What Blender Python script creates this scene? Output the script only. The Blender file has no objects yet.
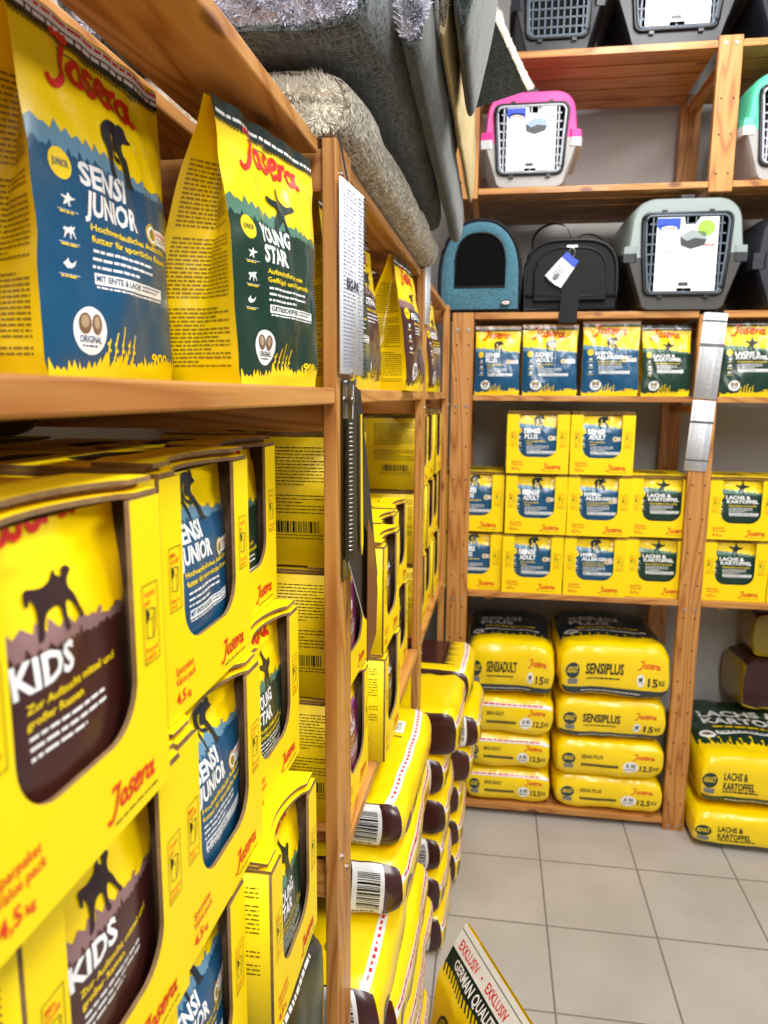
import bpy, bmesh, math, random
import numpy as np
from mathutils import Vector, Matrix, noise as mnoise
from mathutils.geometry import tessellate_polygon

S = bpy.context.scene
COL = S.collection
R = math.radians

# ------------------------------------------------------------------ camera
cam_data = bpy.data.cameras.new('camera')
cam = bpy.data.objects.new('camera', cam_data)
COL.objects.link(cam)
YAW, PITCH, ROLL, F = 0.14644, 0.158877, 0.0078287, 732.8
cy, sy, cp, sp = math.cos(YAW), math.sin(YAW), math.cos(PITCH), math.sin(PITCH)
r0 = Vector((cy, sy, 0)); f0 = Vector((-sy, cy, 0)); fw = f0*cp - Vector((0, 0, sp)); u0 = Vector((0, 0, cp)) + f0*sp
rr = r0*math.cos(ROLL) + u0*math.sin(ROLL); uu = u0*math.cos(ROLL) - r0*math.sin(ROLL)
mw = Matrix((rr, uu, -fw)).transposed().to_4x4(); mw.translation = (0, 0, 1.4789)
cam.matrix_world = mw
cam_data.sensor_fit = 'HORIZONTAL'; cam_data.sensor_width = 36; cam_data.lens = F/768*36
cam_data.clip_start = 0.02
cam_data.dof.use_dof = True; cam_data.dof.focus_distance = 0.85; cam_data.dof.aperture_fstop = 11
S.camera = cam

# ------------------------------------------------------------------ light, exposure
w = bpy.data.worlds.new('world'); S.world = w; w.use_nodes = True
w.node_tree.nodes['Background'].inputs[0].default_value = (0.93, 0.96, 1.0, 1)
w.node_tree.nodes['Background'].inputs[1].default_value = 0.30
def area(name, loc, size, power, rot=(0, 0, 0), color=(1, 0.985, 0.96)):
    d = bpy.data.lights.new(name, 'AREA'); d.shape = 'RECTANGLE'; d.size, d.size_y = size
    d.energy = power; d.color = color
    o = bpy.data.objects.new(name, d); COL.objects.link(o); o.location = loc; o.rotation_euler = rot
    return o
area('ceiling_light', (0.55, 1.45, 2.93), (0.35, 1.3), 38)
area('ceiling_light', (0.50, -0.9, 2.75), (0.5, 1.3), 41, (R(38), 0, 0))
area('ceiling_light', (1.9, 0.4, 2.9), (0.35, 1.3), 34, (0, R(25), 0))
S.view_settings.view_transform = 'Standard'; S.view_settings.look = 'None'
S.view_settings.gamma = 1; S.view_settings.use_curve_mapping = False
S.view_settings.exposure = 0.14

# ------------------------------------------------------------------ materials
def lin(c):
    return tuple(((x/255)/12.92 if x/255 <= 0.04045 else ((x/255+0.055)/1.055)**2.4) for x in c) + (1,)
MATS = {}
def mat(name, rgb, rough=0.5, metal=0.0, coat=0.0, bump=0.0, bscale=60, vary=0.0, vscale=8, spec=0.5):
    if name in MATS: return MATS[name]
    m = bpy.data.materials.new(name); m.use_nodes = True; nt = m.node_tree; b = nt.nodes['Principled BSDF']
    b.inputs['Base Color'].default_value = lin(rgb); b.inputs['Roughness'].default_value = rough
    b.inputs['Metallic'].default_value = metal; b.inputs['Coat Weight'].default_value = coat
    b.inputs['Coat Roughness'].default_value = 0.12
    b.inputs['Specular IOR Level'].default_value = spec
    tc = nt.nodes.new('ShaderNodeTexCoord')
    if vary:
        n = nt.nodes.new('ShaderNodeTexNoise'); n.inputs['Scale'].default_value = vscale; n.inputs['Detail'].default_value = 6
        nt.links.new(tc.outputs['Object'], n.inputs['Vector'])
        mp = nt.nodes.new('ShaderNodeMapRange'); mp.inputs[3].default_value = 1-vary; mp.inputs[4].default_value = 1+vary
        mp.inputs[1].default_value = 0.3; mp.inputs[2].default_value = 0.7
        nt.links.new(n.outputs['Fac'], mp.inputs[0])
        hs = nt.nodes.new('ShaderNodeHueSaturation'); hs.inputs['Color'].default_value = lin(rgb)
        nt.links.new(mp.outputs[0], hs.inputs['Value']); nt.links.new(hs.outputs[0], b.inputs['Base Color'])
    if bump:
        n = nt.nodes.new('ShaderNodeTexNoise'); n.inputs['Scale'].default_value = bscale; n.inputs['Detail'].default_value = 5
        nt.links.new(tc.outputs['Object'], n.inputs['Vector'])
        bp = nt.nodes.new('ShaderNodeBump'); bp.inputs['Strength'].default_value = bump; bp.inputs['Distance'].default_value = 0.002
        nt.links.new(n.outputs['Fac'], bp.inputs['Height']); nt.links.new(bp.outputs[0], b.inputs['Normal'])
    MATS[name] = m
    return m
def film(name, rgb, rough=0.3): return mat(name, rgb, rough, coat=0.3, bump=0.4, bscale=24)
YEL = (250, 214, 0)
film('film_yellow', YEL); film('film_blue', (4, 74, 112)); film('film_blue_light', (96, 140, 166)); film('film_blue_dark', (8, 32, 46))
film('film_brown', (62, 26, 25)); film('film_brown_light', (138, 104, 104)); film('film_brown_dark', (44, 22, 22))
film('film_green', (14, 50, 36)); film('film_green_light', (84, 126, 106)); film('film_green_dark', (16, 38, 32))
film('film_purple', (112, 28, 88)); film('film_purple_light', (170, 110, 160)); film('film_navy', (36, 56, 66))
film('film_white', (240, 240, 238)); film('film_red', (216, 32, 22)); film('film_black', (24, 24, 24)); film('film_grey', (120, 125, 128))
film('film_kibble', (120, 92, 66)); film('film_olive', (150, 126, 20)); film('film_kibble_light', (170, 150, 120)); film('film_gold', (196, 160, 60))
mat('card_yellow', (250, 216, 0), 0.45, bump=0.05, bscale=20, spec=0.35); mat('card_red', (214, 50, 10), 0.5); mat('card_print', (96, 84, 0), 0.5)
mat('card_kraft', (128, 98, 62), 0.85, vary=0.25, vscale=120); mat('card_kraft_dark', (88, 66, 40), 0.9, vary=0.3, vscale=90); mat('card_black', (30, 26, 20), 0.6)
mat('steel', (190, 190, 188), 0.3, metal=1.0); mat('hole_black', (30, 20, 12), 0.9)
mat('paper_white', (236, 238, 240), 0.5); mat('paper_ink', (52, 54, 60), 0.6); mat('laminate_dark', (24, 18, 15), 0.25, coat=0.7)
mat('reflection_brown', (120, 74, 34), 0.3, coat=0.6); mat('black_plastic', (22, 22, 24), 0.45); mat('yellow_plastic', (232, 206, 20), 0.4)

def wood(axis):
    name = 'pine_' + 'xyz'[axis]
    if name in MATS: return MATS[name]
    m = bpy.data.materials.new(name); m.use_nodes = True; nt = m.node_tree; L = nt.links; b = nt.nodes['Principled BSDF']
    tc = nt.nodes.new('ShaderNodeTexCoord'); oi = nt.nodes.new('ShaderNodeObjectInfo')
    ad = nt.nodes.new('ShaderNodeVectorMath'); ad.operation = 'MULTIPLY_ADD'
    cmb = nt.nodes.new('ShaderNodeCombineXYZ')
    for i in range(3): L.new(oi.outputs['Random'], cmb.inputs[i])
    ad.inputs[1].default_value = (7.3, 5.1, 9.7); L.new(cmb.outputs[0], ad.inputs[0]); L.new(tc.outputs['Object'], ad.inputs[2])
    mp = nt.nodes.new('ShaderNodeMapping'); sc = [9, 9, 9]; sc[axis] = 0.8; mp.inputs['Scale'].default_value = sc
    L.new(ad.outputs[0], mp.inputs[0])
    # growth rings bent around slow noise
    n1 = nt.nodes.new('ShaderNodeTexNoise'); n1.inputs['Scale'].default_value = 1.0; n1.inputs['Detail'].default_value = 2; n1.inputs['Distortion'].default_value = 0.4
    L.new(mp.outputs[0], n1.inputs['Vector'])
    mu = nt.nodes.new('ShaderNodeMath'); mu.operation = 'MULTIPLY'; mu.inputs[1].default_value = 17; L.new(n1.outputs['Fac'], mu.inputs[0])
    pp = nt.nodes.new('ShaderNodeMath'); pp.operation = 'PINGPONG'; pp.inputs[1].default_value = 0.5; L.new(mu.outputs[0], pp.inputs[0])
    mp2 = nt.nodes.new('ShaderNodeMapping'); sc2 = [220, 220, 220]; sc2[axis] = 5; mp2.inputs['Scale'].default_value = sc2
    L.new(ad.outputs[0], mp2.inputs[0])
    n2 = nt.nodes.new('ShaderNodeTexNoise'); n2.inputs['Scale'].default_value = 1.0; n2.inputs['Detail'].default_value = 3; L.new(mp2.outputs[0], n2.inputs['Vector'])
    cr = nt.nodes.new('ShaderNodeValToRGB'); cr.color_ramp.elements[0].position = 0.0; cr.color_ramp.elements[0].color = lin((214, 152, 80))
    cr.color_ramp.elements[1].position = 0.5; cr.color_ramp.elements[1].color = lin((172, 104, 42))
    e = cr.color_ramp.elements.new(0.3); e.color = lin((202, 138, 66))
    L.new(pp.outputs[0], cr.inputs[0])
    mx = nt.nodes.new('ShaderNodeMix'); mx.data_type = 'RGBA'; mx.blend_type = 'MULTIPLY'; mx.inputs[0].default_value = 0.35
    L.new(cr.outputs[0], mx.inputs[6]); L.new(n2.outputs['Fac'], mx.inputs[7])
    # knots
    mp3 = nt.nodes.new('ShaderNodeMapping'); sc3 = [13, 13, 13]; sc3[axis] = 5.0; mp3.inputs['Scale'].default_value = sc3; L.new(ad.outputs[0], mp3.inputs[0])
    vo = nt.nodes.new('ShaderNodeTexVoronoi'); vo.inputs['Scale'].default_value = 1.0; L.new(mp3.outputs[0], vo.inputs['Vector'])
    kr = nt.nodes.new('ShaderNodeMapRange'); kr.inputs[1].default_value = 0.07; kr.inputs[2].default_value = 0.13; kr.inputs[3].default_value = 1; kr.inputs[4].default_value = 0
    L.new(vo.outputs['Distance'], kr.inputs[0])
    mk = nt.nodes.new('ShaderNodeMix'); mk.data_type = 'RGBA'; mk.inputs[7].default_value = lin((118, 64, 30)); L.new(kr.outputs[0], mk.inputs[0]); L.new(mx.outputs[2], mk.inputs[6])
    ga = nt.nodes.new('ShaderNodeBrightContrast'); ga.inputs[1].default_value = 0.0; L.new(mk.outputs[2], ga.inputs[0])
    L.new(ga.outputs[0], b.inputs['Base Color'])
    b.inputs['Roughness'].default_value = 0.48; b.inputs['Coat Weight'].default_value = 0.12
    bp = nt.nodes.new('ShaderNodeBump'); bp.inputs['Strength'].default_value = 0.12; bp.inputs['Distance'].default_value = 0.001
    L.new(n2.outputs['Fac'], bp.inputs['Height']); L.new(bp.outputs[0], b.inputs['Normal'])
    MATS[name] = m
    return m
for a in range(3): wood(a)

def linen(name, dark, light, fscale=400):
    m = bpy.data.materials.new(name); m.use_nodes = True; nt = m.node_tree; L = nt.links; b = nt.nodes['Principled BSDF']
    tc = nt.nodes.new('ShaderNodeTexCoord'); outs = []
    for sc in ((fscale, fscale*0.12, fscale), (fscale, fscale, fscale*0.16), (fscale*0.14, fscale, fscale*0.6)):
        mp = nt.nodes.new('ShaderNodeMapping'); mp.inputs['Scale'].default_value = sc; L.new(tc.outputs['Object'], mp.inputs[0])
        n = nt.nodes.new('ShaderNodeTexNoise'); n.inputs['Scale'].default_value = 1; n.inputs['Detail'].default_value = 2; L.new(mp.outputs[0], n.inputs['Vector']); outs.append(n)
    a1 = nt.nodes.new('ShaderNodeMath'); a1.operation = 'MAXIMUM'; L.new(outs[0].outputs['Fac'], a1.inputs[0]); L.new(outs[1].outputs['Fac'], a1.inputs[1])
    a2 = nt.nodes.new('ShaderNodeMath'); a2.operation = 'MAXIMUM'; L.new(a1.outputs[0], a2.inputs[0]); L.new(outs[2].outputs['Fac'], a2.inputs[1])
    cr = nt.nodes.new('ShaderNodeValToRGB'); cr.color_ramp.elements[0].position = 0.47; cr.color_ramp.elements[0].color = lin(dark)
    cr.color_ramp.elements[1].position = 0.70; cr.color_ramp.elements[1].color = lin(light); L.new(a2.outputs[0], cr.inputs[0])
    L.new(cr.outputs[0], b.inputs['Base Color']); b.inputs['Roughness'].default_value = 0.95
    b.inputs['Sheen Weight'].default_value = 0.2
    bp = nt.nodes.new('ShaderNodeBump'); bp.inputs['Strength'].default_value = 0.5; bp.inputs['Distance'].default_value = 0.0015
    L.new(a2.outputs[0], bp.inputs['Height']); L.new(bp.outputs[0], b.inputs['Normal'])
    MATS[name] = m
linen('linen_beige', (74, 66, 56), (226, 216, 194)); linen('linen_dark', (16, 21, 24), (112, 122, 124))
linen('linen_charcoal', (14, 18, 19), (74, 84, 82)); linen('linen_brown', (70, 62, 52), (150, 138, 114))
linen('fabric_teal', (34, 74, 92), (92, 146, 164), 700)
mat('plush_grey', (222, 224, 236), 0.95, vary=0.2, vscale=40, spec=0.0); mat('plush_cream', (250, 246, 234), 0.95, vary=0.12, vscale=40, spec=0.0)
mat('plush_beige', (188, 170, 128), 0.95, vary=0.2, vscale=40, spec=0.0)
mat('mesh_black', (5, 5, 6), 0.95, spec=0.15); mat('nylon_black', (12, 13, 15), 0.65, bump=0.3, bscale=300, spec=0.3); mat('nylon_sheen', (20, 21, 25), 0.45, spec=0.35)
mat('shell_pink', (232, 60, 150), 0.35); mat('shell_grey', (164, 160, 156), 0.4); mat('shell_light', (206, 208, 208), 0.4)
mat('shell_dark', (56, 58, 62), 0.4); mat('shell_silver', (150, 162, 160), 0.4); mat('shell_anthracite', (30, 33, 41), 0.45); mat('shell_mint', (84, 200, 160), 0.35)
mat('shell_taupe', (60, 58, 54), 0.45); mat('carrier_inside_shade', (14, 14, 14), 0.9); mat('door_white', (186, 190, 198), 0.35); mat('door_black', (30, 32, 36), 0.35); mat('door_slate', (96, 108, 122), 0.35)
mat('tag_blue', (24, 70, 190), 0.4); mat('tag_green', (150, 200, 60), 0.4); mat('tag_pale', (150, 170, 205), 0.5); mat('tag_line', (120, 130, 160), 0.6)

def wallmat():
    return mat('wall_paint', (190, 188, 185), 0.9, bump=0.7, bscale=110, vary=0.03, vscale=60)
def floormat():
    m = bpy.data.materials.new('floor_tile'); m.use_nodes = True; nt = m.node_tree; L = nt.links; b = nt.nodes['Principled BSDF']
    g = nt.nodes.new('ShaderNodeNewGeometry'); mp = nt.nodes.new('ShaderNodeMapping')
    mp.inputs['Scale'].default_value = (1/0.3,)*3; mp.inputs['Location'].default_value = (-0.1924/0.3, -2.2098/0.3, 0)
    L.new(g.outputs['Position'], mp.inputs[0]); sx = nt.nodes.new('ShaderNodeSeparateXYZ'); L.new(mp.outputs[0], sx.inputs[0]); ds = []
    for i in (0, 1):
        p = nt.nodes.new('ShaderNodeMath'); p.operation = 'PINGPONG'; p.inputs[1].default_value = 0.5; L.new(sx.outputs[i], p.inputs[0]); ds.append(p)
    mn = nt.nodes.new('ShaderNodeMath'); mn.operation = 'MINIMUM'; L.new(ds[0].outputs[0], mn.inputs[0]); L.new(ds[1].outputs[0], mn.inputs[1])
    mr = nt.nodes.new('ShaderNodeMapRange'); mr.inputs[1].default_value = 0.006; mr.inputs[2].default_value = 0.011; L.new(mn.outputs[0], mr.inputs[0])
    n = nt.nodes.new('ShaderNodeTexNoise'); n.inputs['Scale'].default_value = 260; n.inputs['Detail'].default_value = 3; L.new(g.outputs['Position'], n.inputs['Vector'])
    n2 = nt.nodes.new('ShaderNodeTexNoise'); n2.inputs['Scale'].default_value = 4; n2.inputs['Detail'].default_value = 5; L.new(g.outputs['Position'], n2.inputs['Vector'])
    av = nt.nodes.new('ShaderNodeMath'); av.operation = 'ADD'; L.new(n.outputs['Fac'], av.inputs[0]); L.new(n2.outputs['Fac'], av.inputs[1])
    cr = nt.nodes.new('ShaderNodeValToRGB'); cr.color_ramp.elements[0].position = 0.35; cr.color_ramp.elements[0].color = lin((160, 153, 146))
    cr.color_ramp.elements[1].position = 0.65; cr.color_ramp.elements[1].color = lin((184, 178, 172))
    hv = nt.nodes.new('ShaderNodeMath'); hv.operation = 'MULTIPLY'; hv.inputs[1].default_value = 0.5; L.new(av.outputs[0], hv.inputs[0]); L.new(hv.outputs[0], cr.inputs[0])
    mx = nt.nodes.new('ShaderNodeMix'); mx.data_type = 'RGBA'; mx.inputs[6].default_value = lin((118, 110, 102)); L.new(mr.outputs[0], mx.inputs[0]); L.new(cr.outputs[0], mx.inputs[7])
    L.new(mx.outputs[2], b.inputs['Base Color']); b.inputs['Roughness'].default_value = 0.42
    bp = nt.nodes.new('ShaderNodeBump'); bp.inputs['Strength'].default_value = 0.4; bp.inputs['Distance'].default_value = 0.002; L.new(mr.outputs[0], bp.inputs['Height']); L.new(bp.outputs[0], b.inputs['Normal'])
    return m

# ------------------------------------------------------------------ mesh builder
class MB:
    def __init__(s): s.v = []; s.f = []; s.m = []; s.n = []; s.mats = []
    def mi(s, m):
        if m not in s.mats: s.mats.append(m)
        return s.mats.index(m)
    def add(s, verts, faces, m, normals=None):
        k = len(s.v); s.v.extend([tuple(p) for p in verts])
        if normals is None: s.n.extend([None]*len(verts))
        else: s.n.extend([tuple(q) for q in normals])
        if isinstance(m, str): m = [m]*len(faces)
        for f, mm in zip(faces, m): s.f.append([i+k for i in f]); s.m.append(s.mi(mm))
    def box(s, x0, x1, y0, y1, z0, z1, m, M=None):
        vs = [(x, y, z) for z in (z0, z1) for y in (y0, y1) for x in (x0, x1)]
        if M is not None: vs = [tuple(M @ Vector(q)) for q in vs]
        s.add(vs, [(0, 2, 3, 1), (4, 5, 7, 6), (0, 1, 5, 4), (2, 6, 7, 3), (0, 4, 6, 2), (1, 3, 7, 5)], m)
    def prism(s, pts, y0, y1, m, rim=None, plane='xz'):
        """outline pts (x,z) extruded along y"""
        n = len(pts); tr = tessellate_polygon([[Vector((a, b, 0)) for a, b in pts]])
        if plane == 'xz': P = lambda a, b, t: (a, t, b)
        elif plane == 'yz': P = lambda a, b, t: (t, a, b)
        else: P = lambda a, b, t: (a, b, t)
        s.add([P(a, b, y0) for a, b in pts], [list(t) for t in tr], m); s.add([P(a, b, y1) for a, b in pts], [list(t) for t in tr], m)
        k = [P(a, b, y0) for a, b in pts] + [P(a, b, y1) for a, b in pts]
        s.add(k, [(i, (i+1) % n, n+(i+1) % n, n+i) for i in range(n)], rim or m)
    def tube(s, pts, r, m, seg=8, closed=False):
        pts = [Vector(p) for p in pts]; n = len(pts); vs = []; fs = []
        for i, p in enumerate(pts):
            a = pts[(i-1) % n] if closed or i else pts[0]; b = pts[(i+1) % n] if closed or i < n-1 else pts[-1]
            t = (b-a); t = t.normalized() if t.length > 1e-9 else Vector((0, 0, 1))
            up = Vector((0, 0, 1)) if abs(t.z) < 0.95 else Vector((1, 0, 0)); e1 = t.cross(up).normalized(); e2 = t.cross(e1)
            ri = r[i] if isinstance(r, (list, tuple)) else r
            for k in range(seg):
                an = 2*math.pi*k/seg; vs.append(p+e1*math.cos(an)*ri+e2*math.sin(an)*ri)
        for i in range(n if closed else n-1):
            for k in range(seg):
                j = (i+1) % n; fs.append((i*seg+k, i*seg+(k+1) % seg, j*seg+(k+1) % seg, j*seg+k))
        if not closed: fs.append(list(range(seg))[::-1]); fs.append([(n-1)*seg+k for k in range(seg)])
        s.add(vs, fs, m)
    def disc(s, c, r, h, m, axis=1, seg=12):
        vs = []
        for t in (0, h):
            for k in range(seg):
                a = 2*math.pi*k/seg; q = [0, 0, 0]; q[axis] = t; q[(axis+1) % 3] = math.cos(a)*r; q[(axis+2) % 3] = math.sin(a)*r
                vs.append((c[0]+q[0], c[1]+q[1], c[2]+q[2]))
        s.add(vs, [list(range(seg)), [seg+k for k in range(seg)]] + [(k, (k+1) % seg, seg+(k+1) % seg, seg+k) for k in range(seg)], m)
    def grid(s, G, m, closeu=False):
        """G [nu+1][nv+1][3]"""
        nu, nv = G.shape[0], G.shape[1]
        fs = [(i*nv+j, (i+1)*nv+j, (i+1)*nv+j+1, i*nv+j+1) for i in range(nu-1) for j in range(nv-1)]
        N = gnormals(G).reshape(-1, 3)
        s.add(G.reshape(-1, 3), fs, m, N)
    def build(s, name, parent=None, smooth=False, bevel=0, recalc=False):
        me = bpy.data.meshes.new(name); me.from_pydata(s.v, [], s.f); me.update()
        for m in s.mats: me.materials.append(MATS[m] if m in MATS else mat(m, (200, 0, 200)))
        me.polygons.foreach_set('material_index', s.m)
        if recalc:
            bm = bmesh.new(); bm.from_mesh(me); bmesh.ops.remove_doubles(bm, verts=bm.verts, dist=1e-5); bmesh.ops.recalc_face_normals(bm, faces=bm.faces); bm.to_mesh(me); bm.free()
        if smooth: me.polygons.foreach_set('use_smooth', [True]*len(me.polygons))
        if not recalc and any(q is not None for q in s.n):
            me.polygons.foreach_set('use_smooth', [q is not None for q in (s.n[f[0]] for f in s.f)])
            me.normals_split_custom_set_from_vertices([q if q is not None else (0, 0, 0) for q in s.n])
        o = bpy.data.objects.new(name, me); COL.objects.link(o); o.parent = parent
        if bevel:
            b = o.modifiers.new('bevel', 'BEVEL'); b.width = bevel; b.segments = 2; b.limit_method = 'ANGLE'
        return o
def gnormals(G):
    du = np.gradient(G, axis=0); dv = np.gradient(G, axis=1); n = np.cross(du, dv); l = np.linalg.norm(n, axis=-1, keepdims=True)
    return n/np.maximum(l, 1e-12)
def tag(o, label=None, cat=None, group=None, kind=None):
    if label: o['label'] = label
    if cat: o['category'] = cat
    if group: o['group'] = group
    if kind: o['kind'] = kind
    return o
def empty(name, loc=(0, 0, 0), rz=0):
    o = bpy.data.objects.new(name, None); COL.objects.link(o); o.location = loc; o.rotation_euler = (0, 0, rz); o.empty_display_size = 0.05
    return o
def copy_tree(o, parent=None):
    c = o.copy(); COL.objects.link(c); c.parent = parent
    for ch in list(o.children): copy_tree(ch, c)
    return c
def place(o, loc, rz=0, tilt=(0, 0), scale=None):
    o.location = loc; o.rotation_euler = (tilt[0], tilt[1], rz)
    if scale: o.scale = scale
    return o

# ------------------------------------------------------------------ flat artwork (2D, metres) laid on surfaces
_T = {}
def text2d(s, bold=0.0, shear=0.0, align='LEFT'):
    key = (s, bold, shear, align)
    if key in _T: return _T[key]
    c = bpy.data.curves.new('t', 'FONT'); c.body = s; c.offset = bold; c.shear = shear; c.resolution_u = 2; c.fill_mode = 'FRONT'; c.space_line = 0.95; c.align_x = align
    o = bpy.data.objects.new('t', c); COL.objects.link(o); dg = bpy.context.evaluated_depsgraph_get(); dg.update()
    me = bpy.data.meshes.new_from_object(o.evaluated_get(dg)); V = np.array([v.co[:2] for v in me.vertices]); Fs = [list(p.vertices) for p in me.polygons]
    bpy.data.objects.remove(o); bpy.data.curves.remove(c); bpy.data.meshes.remove(me)
    _T[key] = (V, Fs)
    return _T[key]
def smoothline(P, k=5):
    out = []; n = len(P)
    for i in range(n-1):
        p0, p1, p2, p3 = (np.array(P[max(i-1, 0)]), np.array(P[i]), np.array(P[i+1]), np.array(P[min(i+2, n-1)]))
        for j in range(k):
            t = j/k; out.append(0.5*((2*p1)+(-p0+p2)*t+(2*p0-5*p1+4*p2-p3)*t*t+(-p0+3*p1-3*p2+p3)*t**3))
    out.append(np.array(P[-1]))
    return out
class Art:
    def __init__(s, w, h): s.w = w; s.h = h; s.L = []     # (layer, mat, V, F)
    def raw(s, layer, m, V, Fs): s.L.append((layer, m, np.array(V, float), Fs))
    def rect(s, layer, m, x0, y0, x1, y1): s.raw(layer, m, [(x0, y0), (x1, y0), (x1, y1), (x0, y1)], [[0, 1, 2, 3]])
    def poly(s, layer, m, pts): s.raw(layer, m, pts, [list(t) for t in tessellate_polygon([[Vector((a, b, 0)) for a, b in pts]])])
    def ell(s, layer, m, x, y, rx, ry, n=20): s.raw(layer, m, [(x+rx*math.cos(2*math.pi*k/n), y+ry*math.sin(2*math.pi*k/n)) for k in range(n)], [list(range(n))])
    def text(s, layer, m, t, x, y, h, width=None, bold=0.0, shear=0.0, align='LEFT', cond=0.7):
        V, Fs = text2d(t, bold, shear, align)
        if not len(V): return
        nl = t.count('\n')+1; V = V.copy(); sc = h/0.72; V[:, 1] -= 0; V *= sc
        if width: wd = V[:, 0].max()-V[:, 0].min(); V[:, 0] *= width/wd
        else: V[:, 0] *= cond
        if align == 'LEFT': V[:, 0] -= V[:, 0].min()
        V += (x, y); s.raw(layer, m, V, Fs)
    def stroke(s, layer, m, P, wd):
        P = [np.array(p, float) for p in P]; Vs = []; Fs = []
        for i, p in enumerate(P):
            a = P[max(i-1, 0)]; b = P[min(i+1, len(P)-1)]; t = b-a; t /= (np.linalg.norm(t)+1e-12); n = np.array((-t[1], t[0]))
            q = wd if not hasattr(wd, '__len__') else wd[i]
            Vs += [p+n*q/2, p-n*q/2]
        for i in range(len(P)-1): Fs.append([2*i, 2*i+1, 2*i+3, 2*i+2])
        s.raw(layer, m, Vs, Fs)
    def grass(s, layer, m, x0, x1, ybot, base, amp, step, seed=0, tilt=0.0):
        rd = random.Random(seed); xs = []; x = x0; k = 0
        while x < x1:
            xs.append((x, base+tilt*(x-x0)+(amp*rd.uniform(0.3, 1.0) if k % 2 else rd.uniform(0, amp*0.25)))); x += step*rd.uniform(0.5, 1.2); k += 1
        xs.append((x1, base+tilt*(x1-x0)))
        V = []; Fs = []
        for i, (a, b) in enumerate(xs): V += [(a, ybot), (a, b)]
        for i in range(len(xs)-1): Fs.append([2*i, 2*i+2, 2*i+3, 2*i+1])
        s.raw(layer, m, V, Fs)
    def lines(s, layer, m, x0, x1, y0, y1, n, thick=0.45, seed=0, word=0.007):
        """rows of word-like dashes"""
        rd = random.Random(seed); V = []; Fs = []; st = (y1-y0)/n
        for r_ in range(n):
            y = y1-(r_+0.5)*st; x = x0; end = x1 if rd.random() < 0.8 else x0+(x1-x0)*rd.uniform(0.5, 0.9)
            while x < end:
                wl = min(word*rd.uniform(0.4, 1.6), end-x); k = len(V); V += [(x, y), (x+wl, y), (x+wl, y+st*thick), (x, y+st*thick)]; Fs.append([k, k+1, k+2, k+3]); x += wl+word*0.22
        s.raw(layer, m, V, Fs)
    def barcode(s, layer, m, x0, x1, y0, y1, n=22, seed=1, vert=True):
        rd = random.Random(seed); x = x0 if vert else y0; e = x1 if vert else y1; st = (e-x)/n
        while x < e:
            wl = st*rd.choice((0.35, 0.35, 0.7, 1.0))
            if vert: s.rect(layer, m, x, y0, min(x+wl, e), y1)
            else: s.rect(layer, m, x0, x, x1, min(x+wl, e))
            x += wl+st*rd.choice((0.3, 0.3, 0.6))
    def logo(s, layer, m, x, y, width, rot=0.0, wt=0.2):
        wt = wt*1.08
        k = width/5.35; c, q = math.cos(rot), math.sin(rot)
        circ = lambda a, b, rx, ry: [(a+rx*math.cos(t), b+ry*math.sin(t)) for t in np.linspace(0.6, 0.6+2*math.pi, 15)]
        SS = [([(-0.1, 1.3), (0.1, 1.48), (0.45, 1.42), (0.8, 1.5)], 1), ([(0.62, 1.42), (0.55, 0.7), (0.42, 0.05), (0.2, -0.36), (-0.12, -0.42), (-0.3, -0.2)], 1), (circ(1.27, .42, .3, .4), 0),
              ([(2.35, .84), (2.05, .95), (1.88, .68), (2.15, .42), (2.15, .1), (1.88, 0), (1.65, .15)], 1), ([(2.55, .42), (3.0, .6), (2.98, .88), (2.72, .92), (2.52, .5), (2.62, .1), (2.9, 0), (3.2, .22)], 1),
              ([(3.32, .92), (3.42, .5), (3.35, 0)], 1), ([(3.4, .45), (3.6, .82), (3.9, .9)], 1), (circ(4.28, .4, .3, .38), 0), ([(4.72, .88), (4.62, .3), (4.78, 0), (5.0, .12)], 1)]
        for P, sm in SS:
            P = smoothline(P, 4) if sm else [np.array(p) for p in P]
            Q = [((p[0]+0.22*p[1])*k, p[1]*k*0.95) for p in P]; Q = [(x+a*c-b*q, y+a*q+b*c) for a, b in Q]
            s.stroke(layer, m, Q, wt*k)
    def finalize(s, nu, nv, clip=None):
        """cut along a nu x nv grid and clip to (u0,v0,u1,v1); returns verts(x,y,layer), faces, mats"""
        ml = []; bm = bmesh.new()
        for layer, m, V, Fs in s.L:
            if m not in ml: ml.append(m)
            vs = [bm.verts.new((p[0], p[1], layer)) for p in V]
            for f in Fs:
                try:
                    fc = bm.faces.new([vs[i] for i in f]); fc.material_index = ml.index(m)
                except ValueError: pass
        u0, v0, u1, v1 = clip or (0, 0, s.w, s.h)
        def bis(co, no, ci=False, co_=False):
            g = bm.verts[:]+bm.edges[:]+bm.faces[:]
            bmesh.ops.bisect_plane(bm, geom=g, dist=1e-7, plane_co=co, plane_no=no, clear_inner=ci, clear_outer=co_)
        bis((u0, 0, 0), (1, 0, 0), True); bis((u1, 0, 0), (1, 0, 0), False, True); bis((0, v0, 0), (0, 1, 0), True); bis((0, v1, 0), (0, 1, 0), False, True)
        for i in range(1, nu): bis((u0+(u1-u0)*i/nu, 0, 0), (1, 0, 0))
        for j in range(1, nv): bis((0, v0+(v1-v0)*j/nv, 0), (0, 1, 0))
        bmesh.ops.delete(bm, geom=[v for v in bm.verts if not v.link_faces], context='VERTS')
        bm.verts.index_update(); V = np.array([v.co[:] for v in bm.verts]); Fs = []; Ms = []
        for f in bm.faces:
            ids = [v.index for v in f.verts]
            if f.normal.z < 0: ids = ids[::-1]
            Fs.append(ids); Ms.append(ml[f.material_index])
        bm.free()
        if not len(V): return None
        V[:, 0] = (V[:, 0]-u0)/(u1-u0); V[:, 1] = (V[:, 1]-v0)/(v1-v0)
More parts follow.
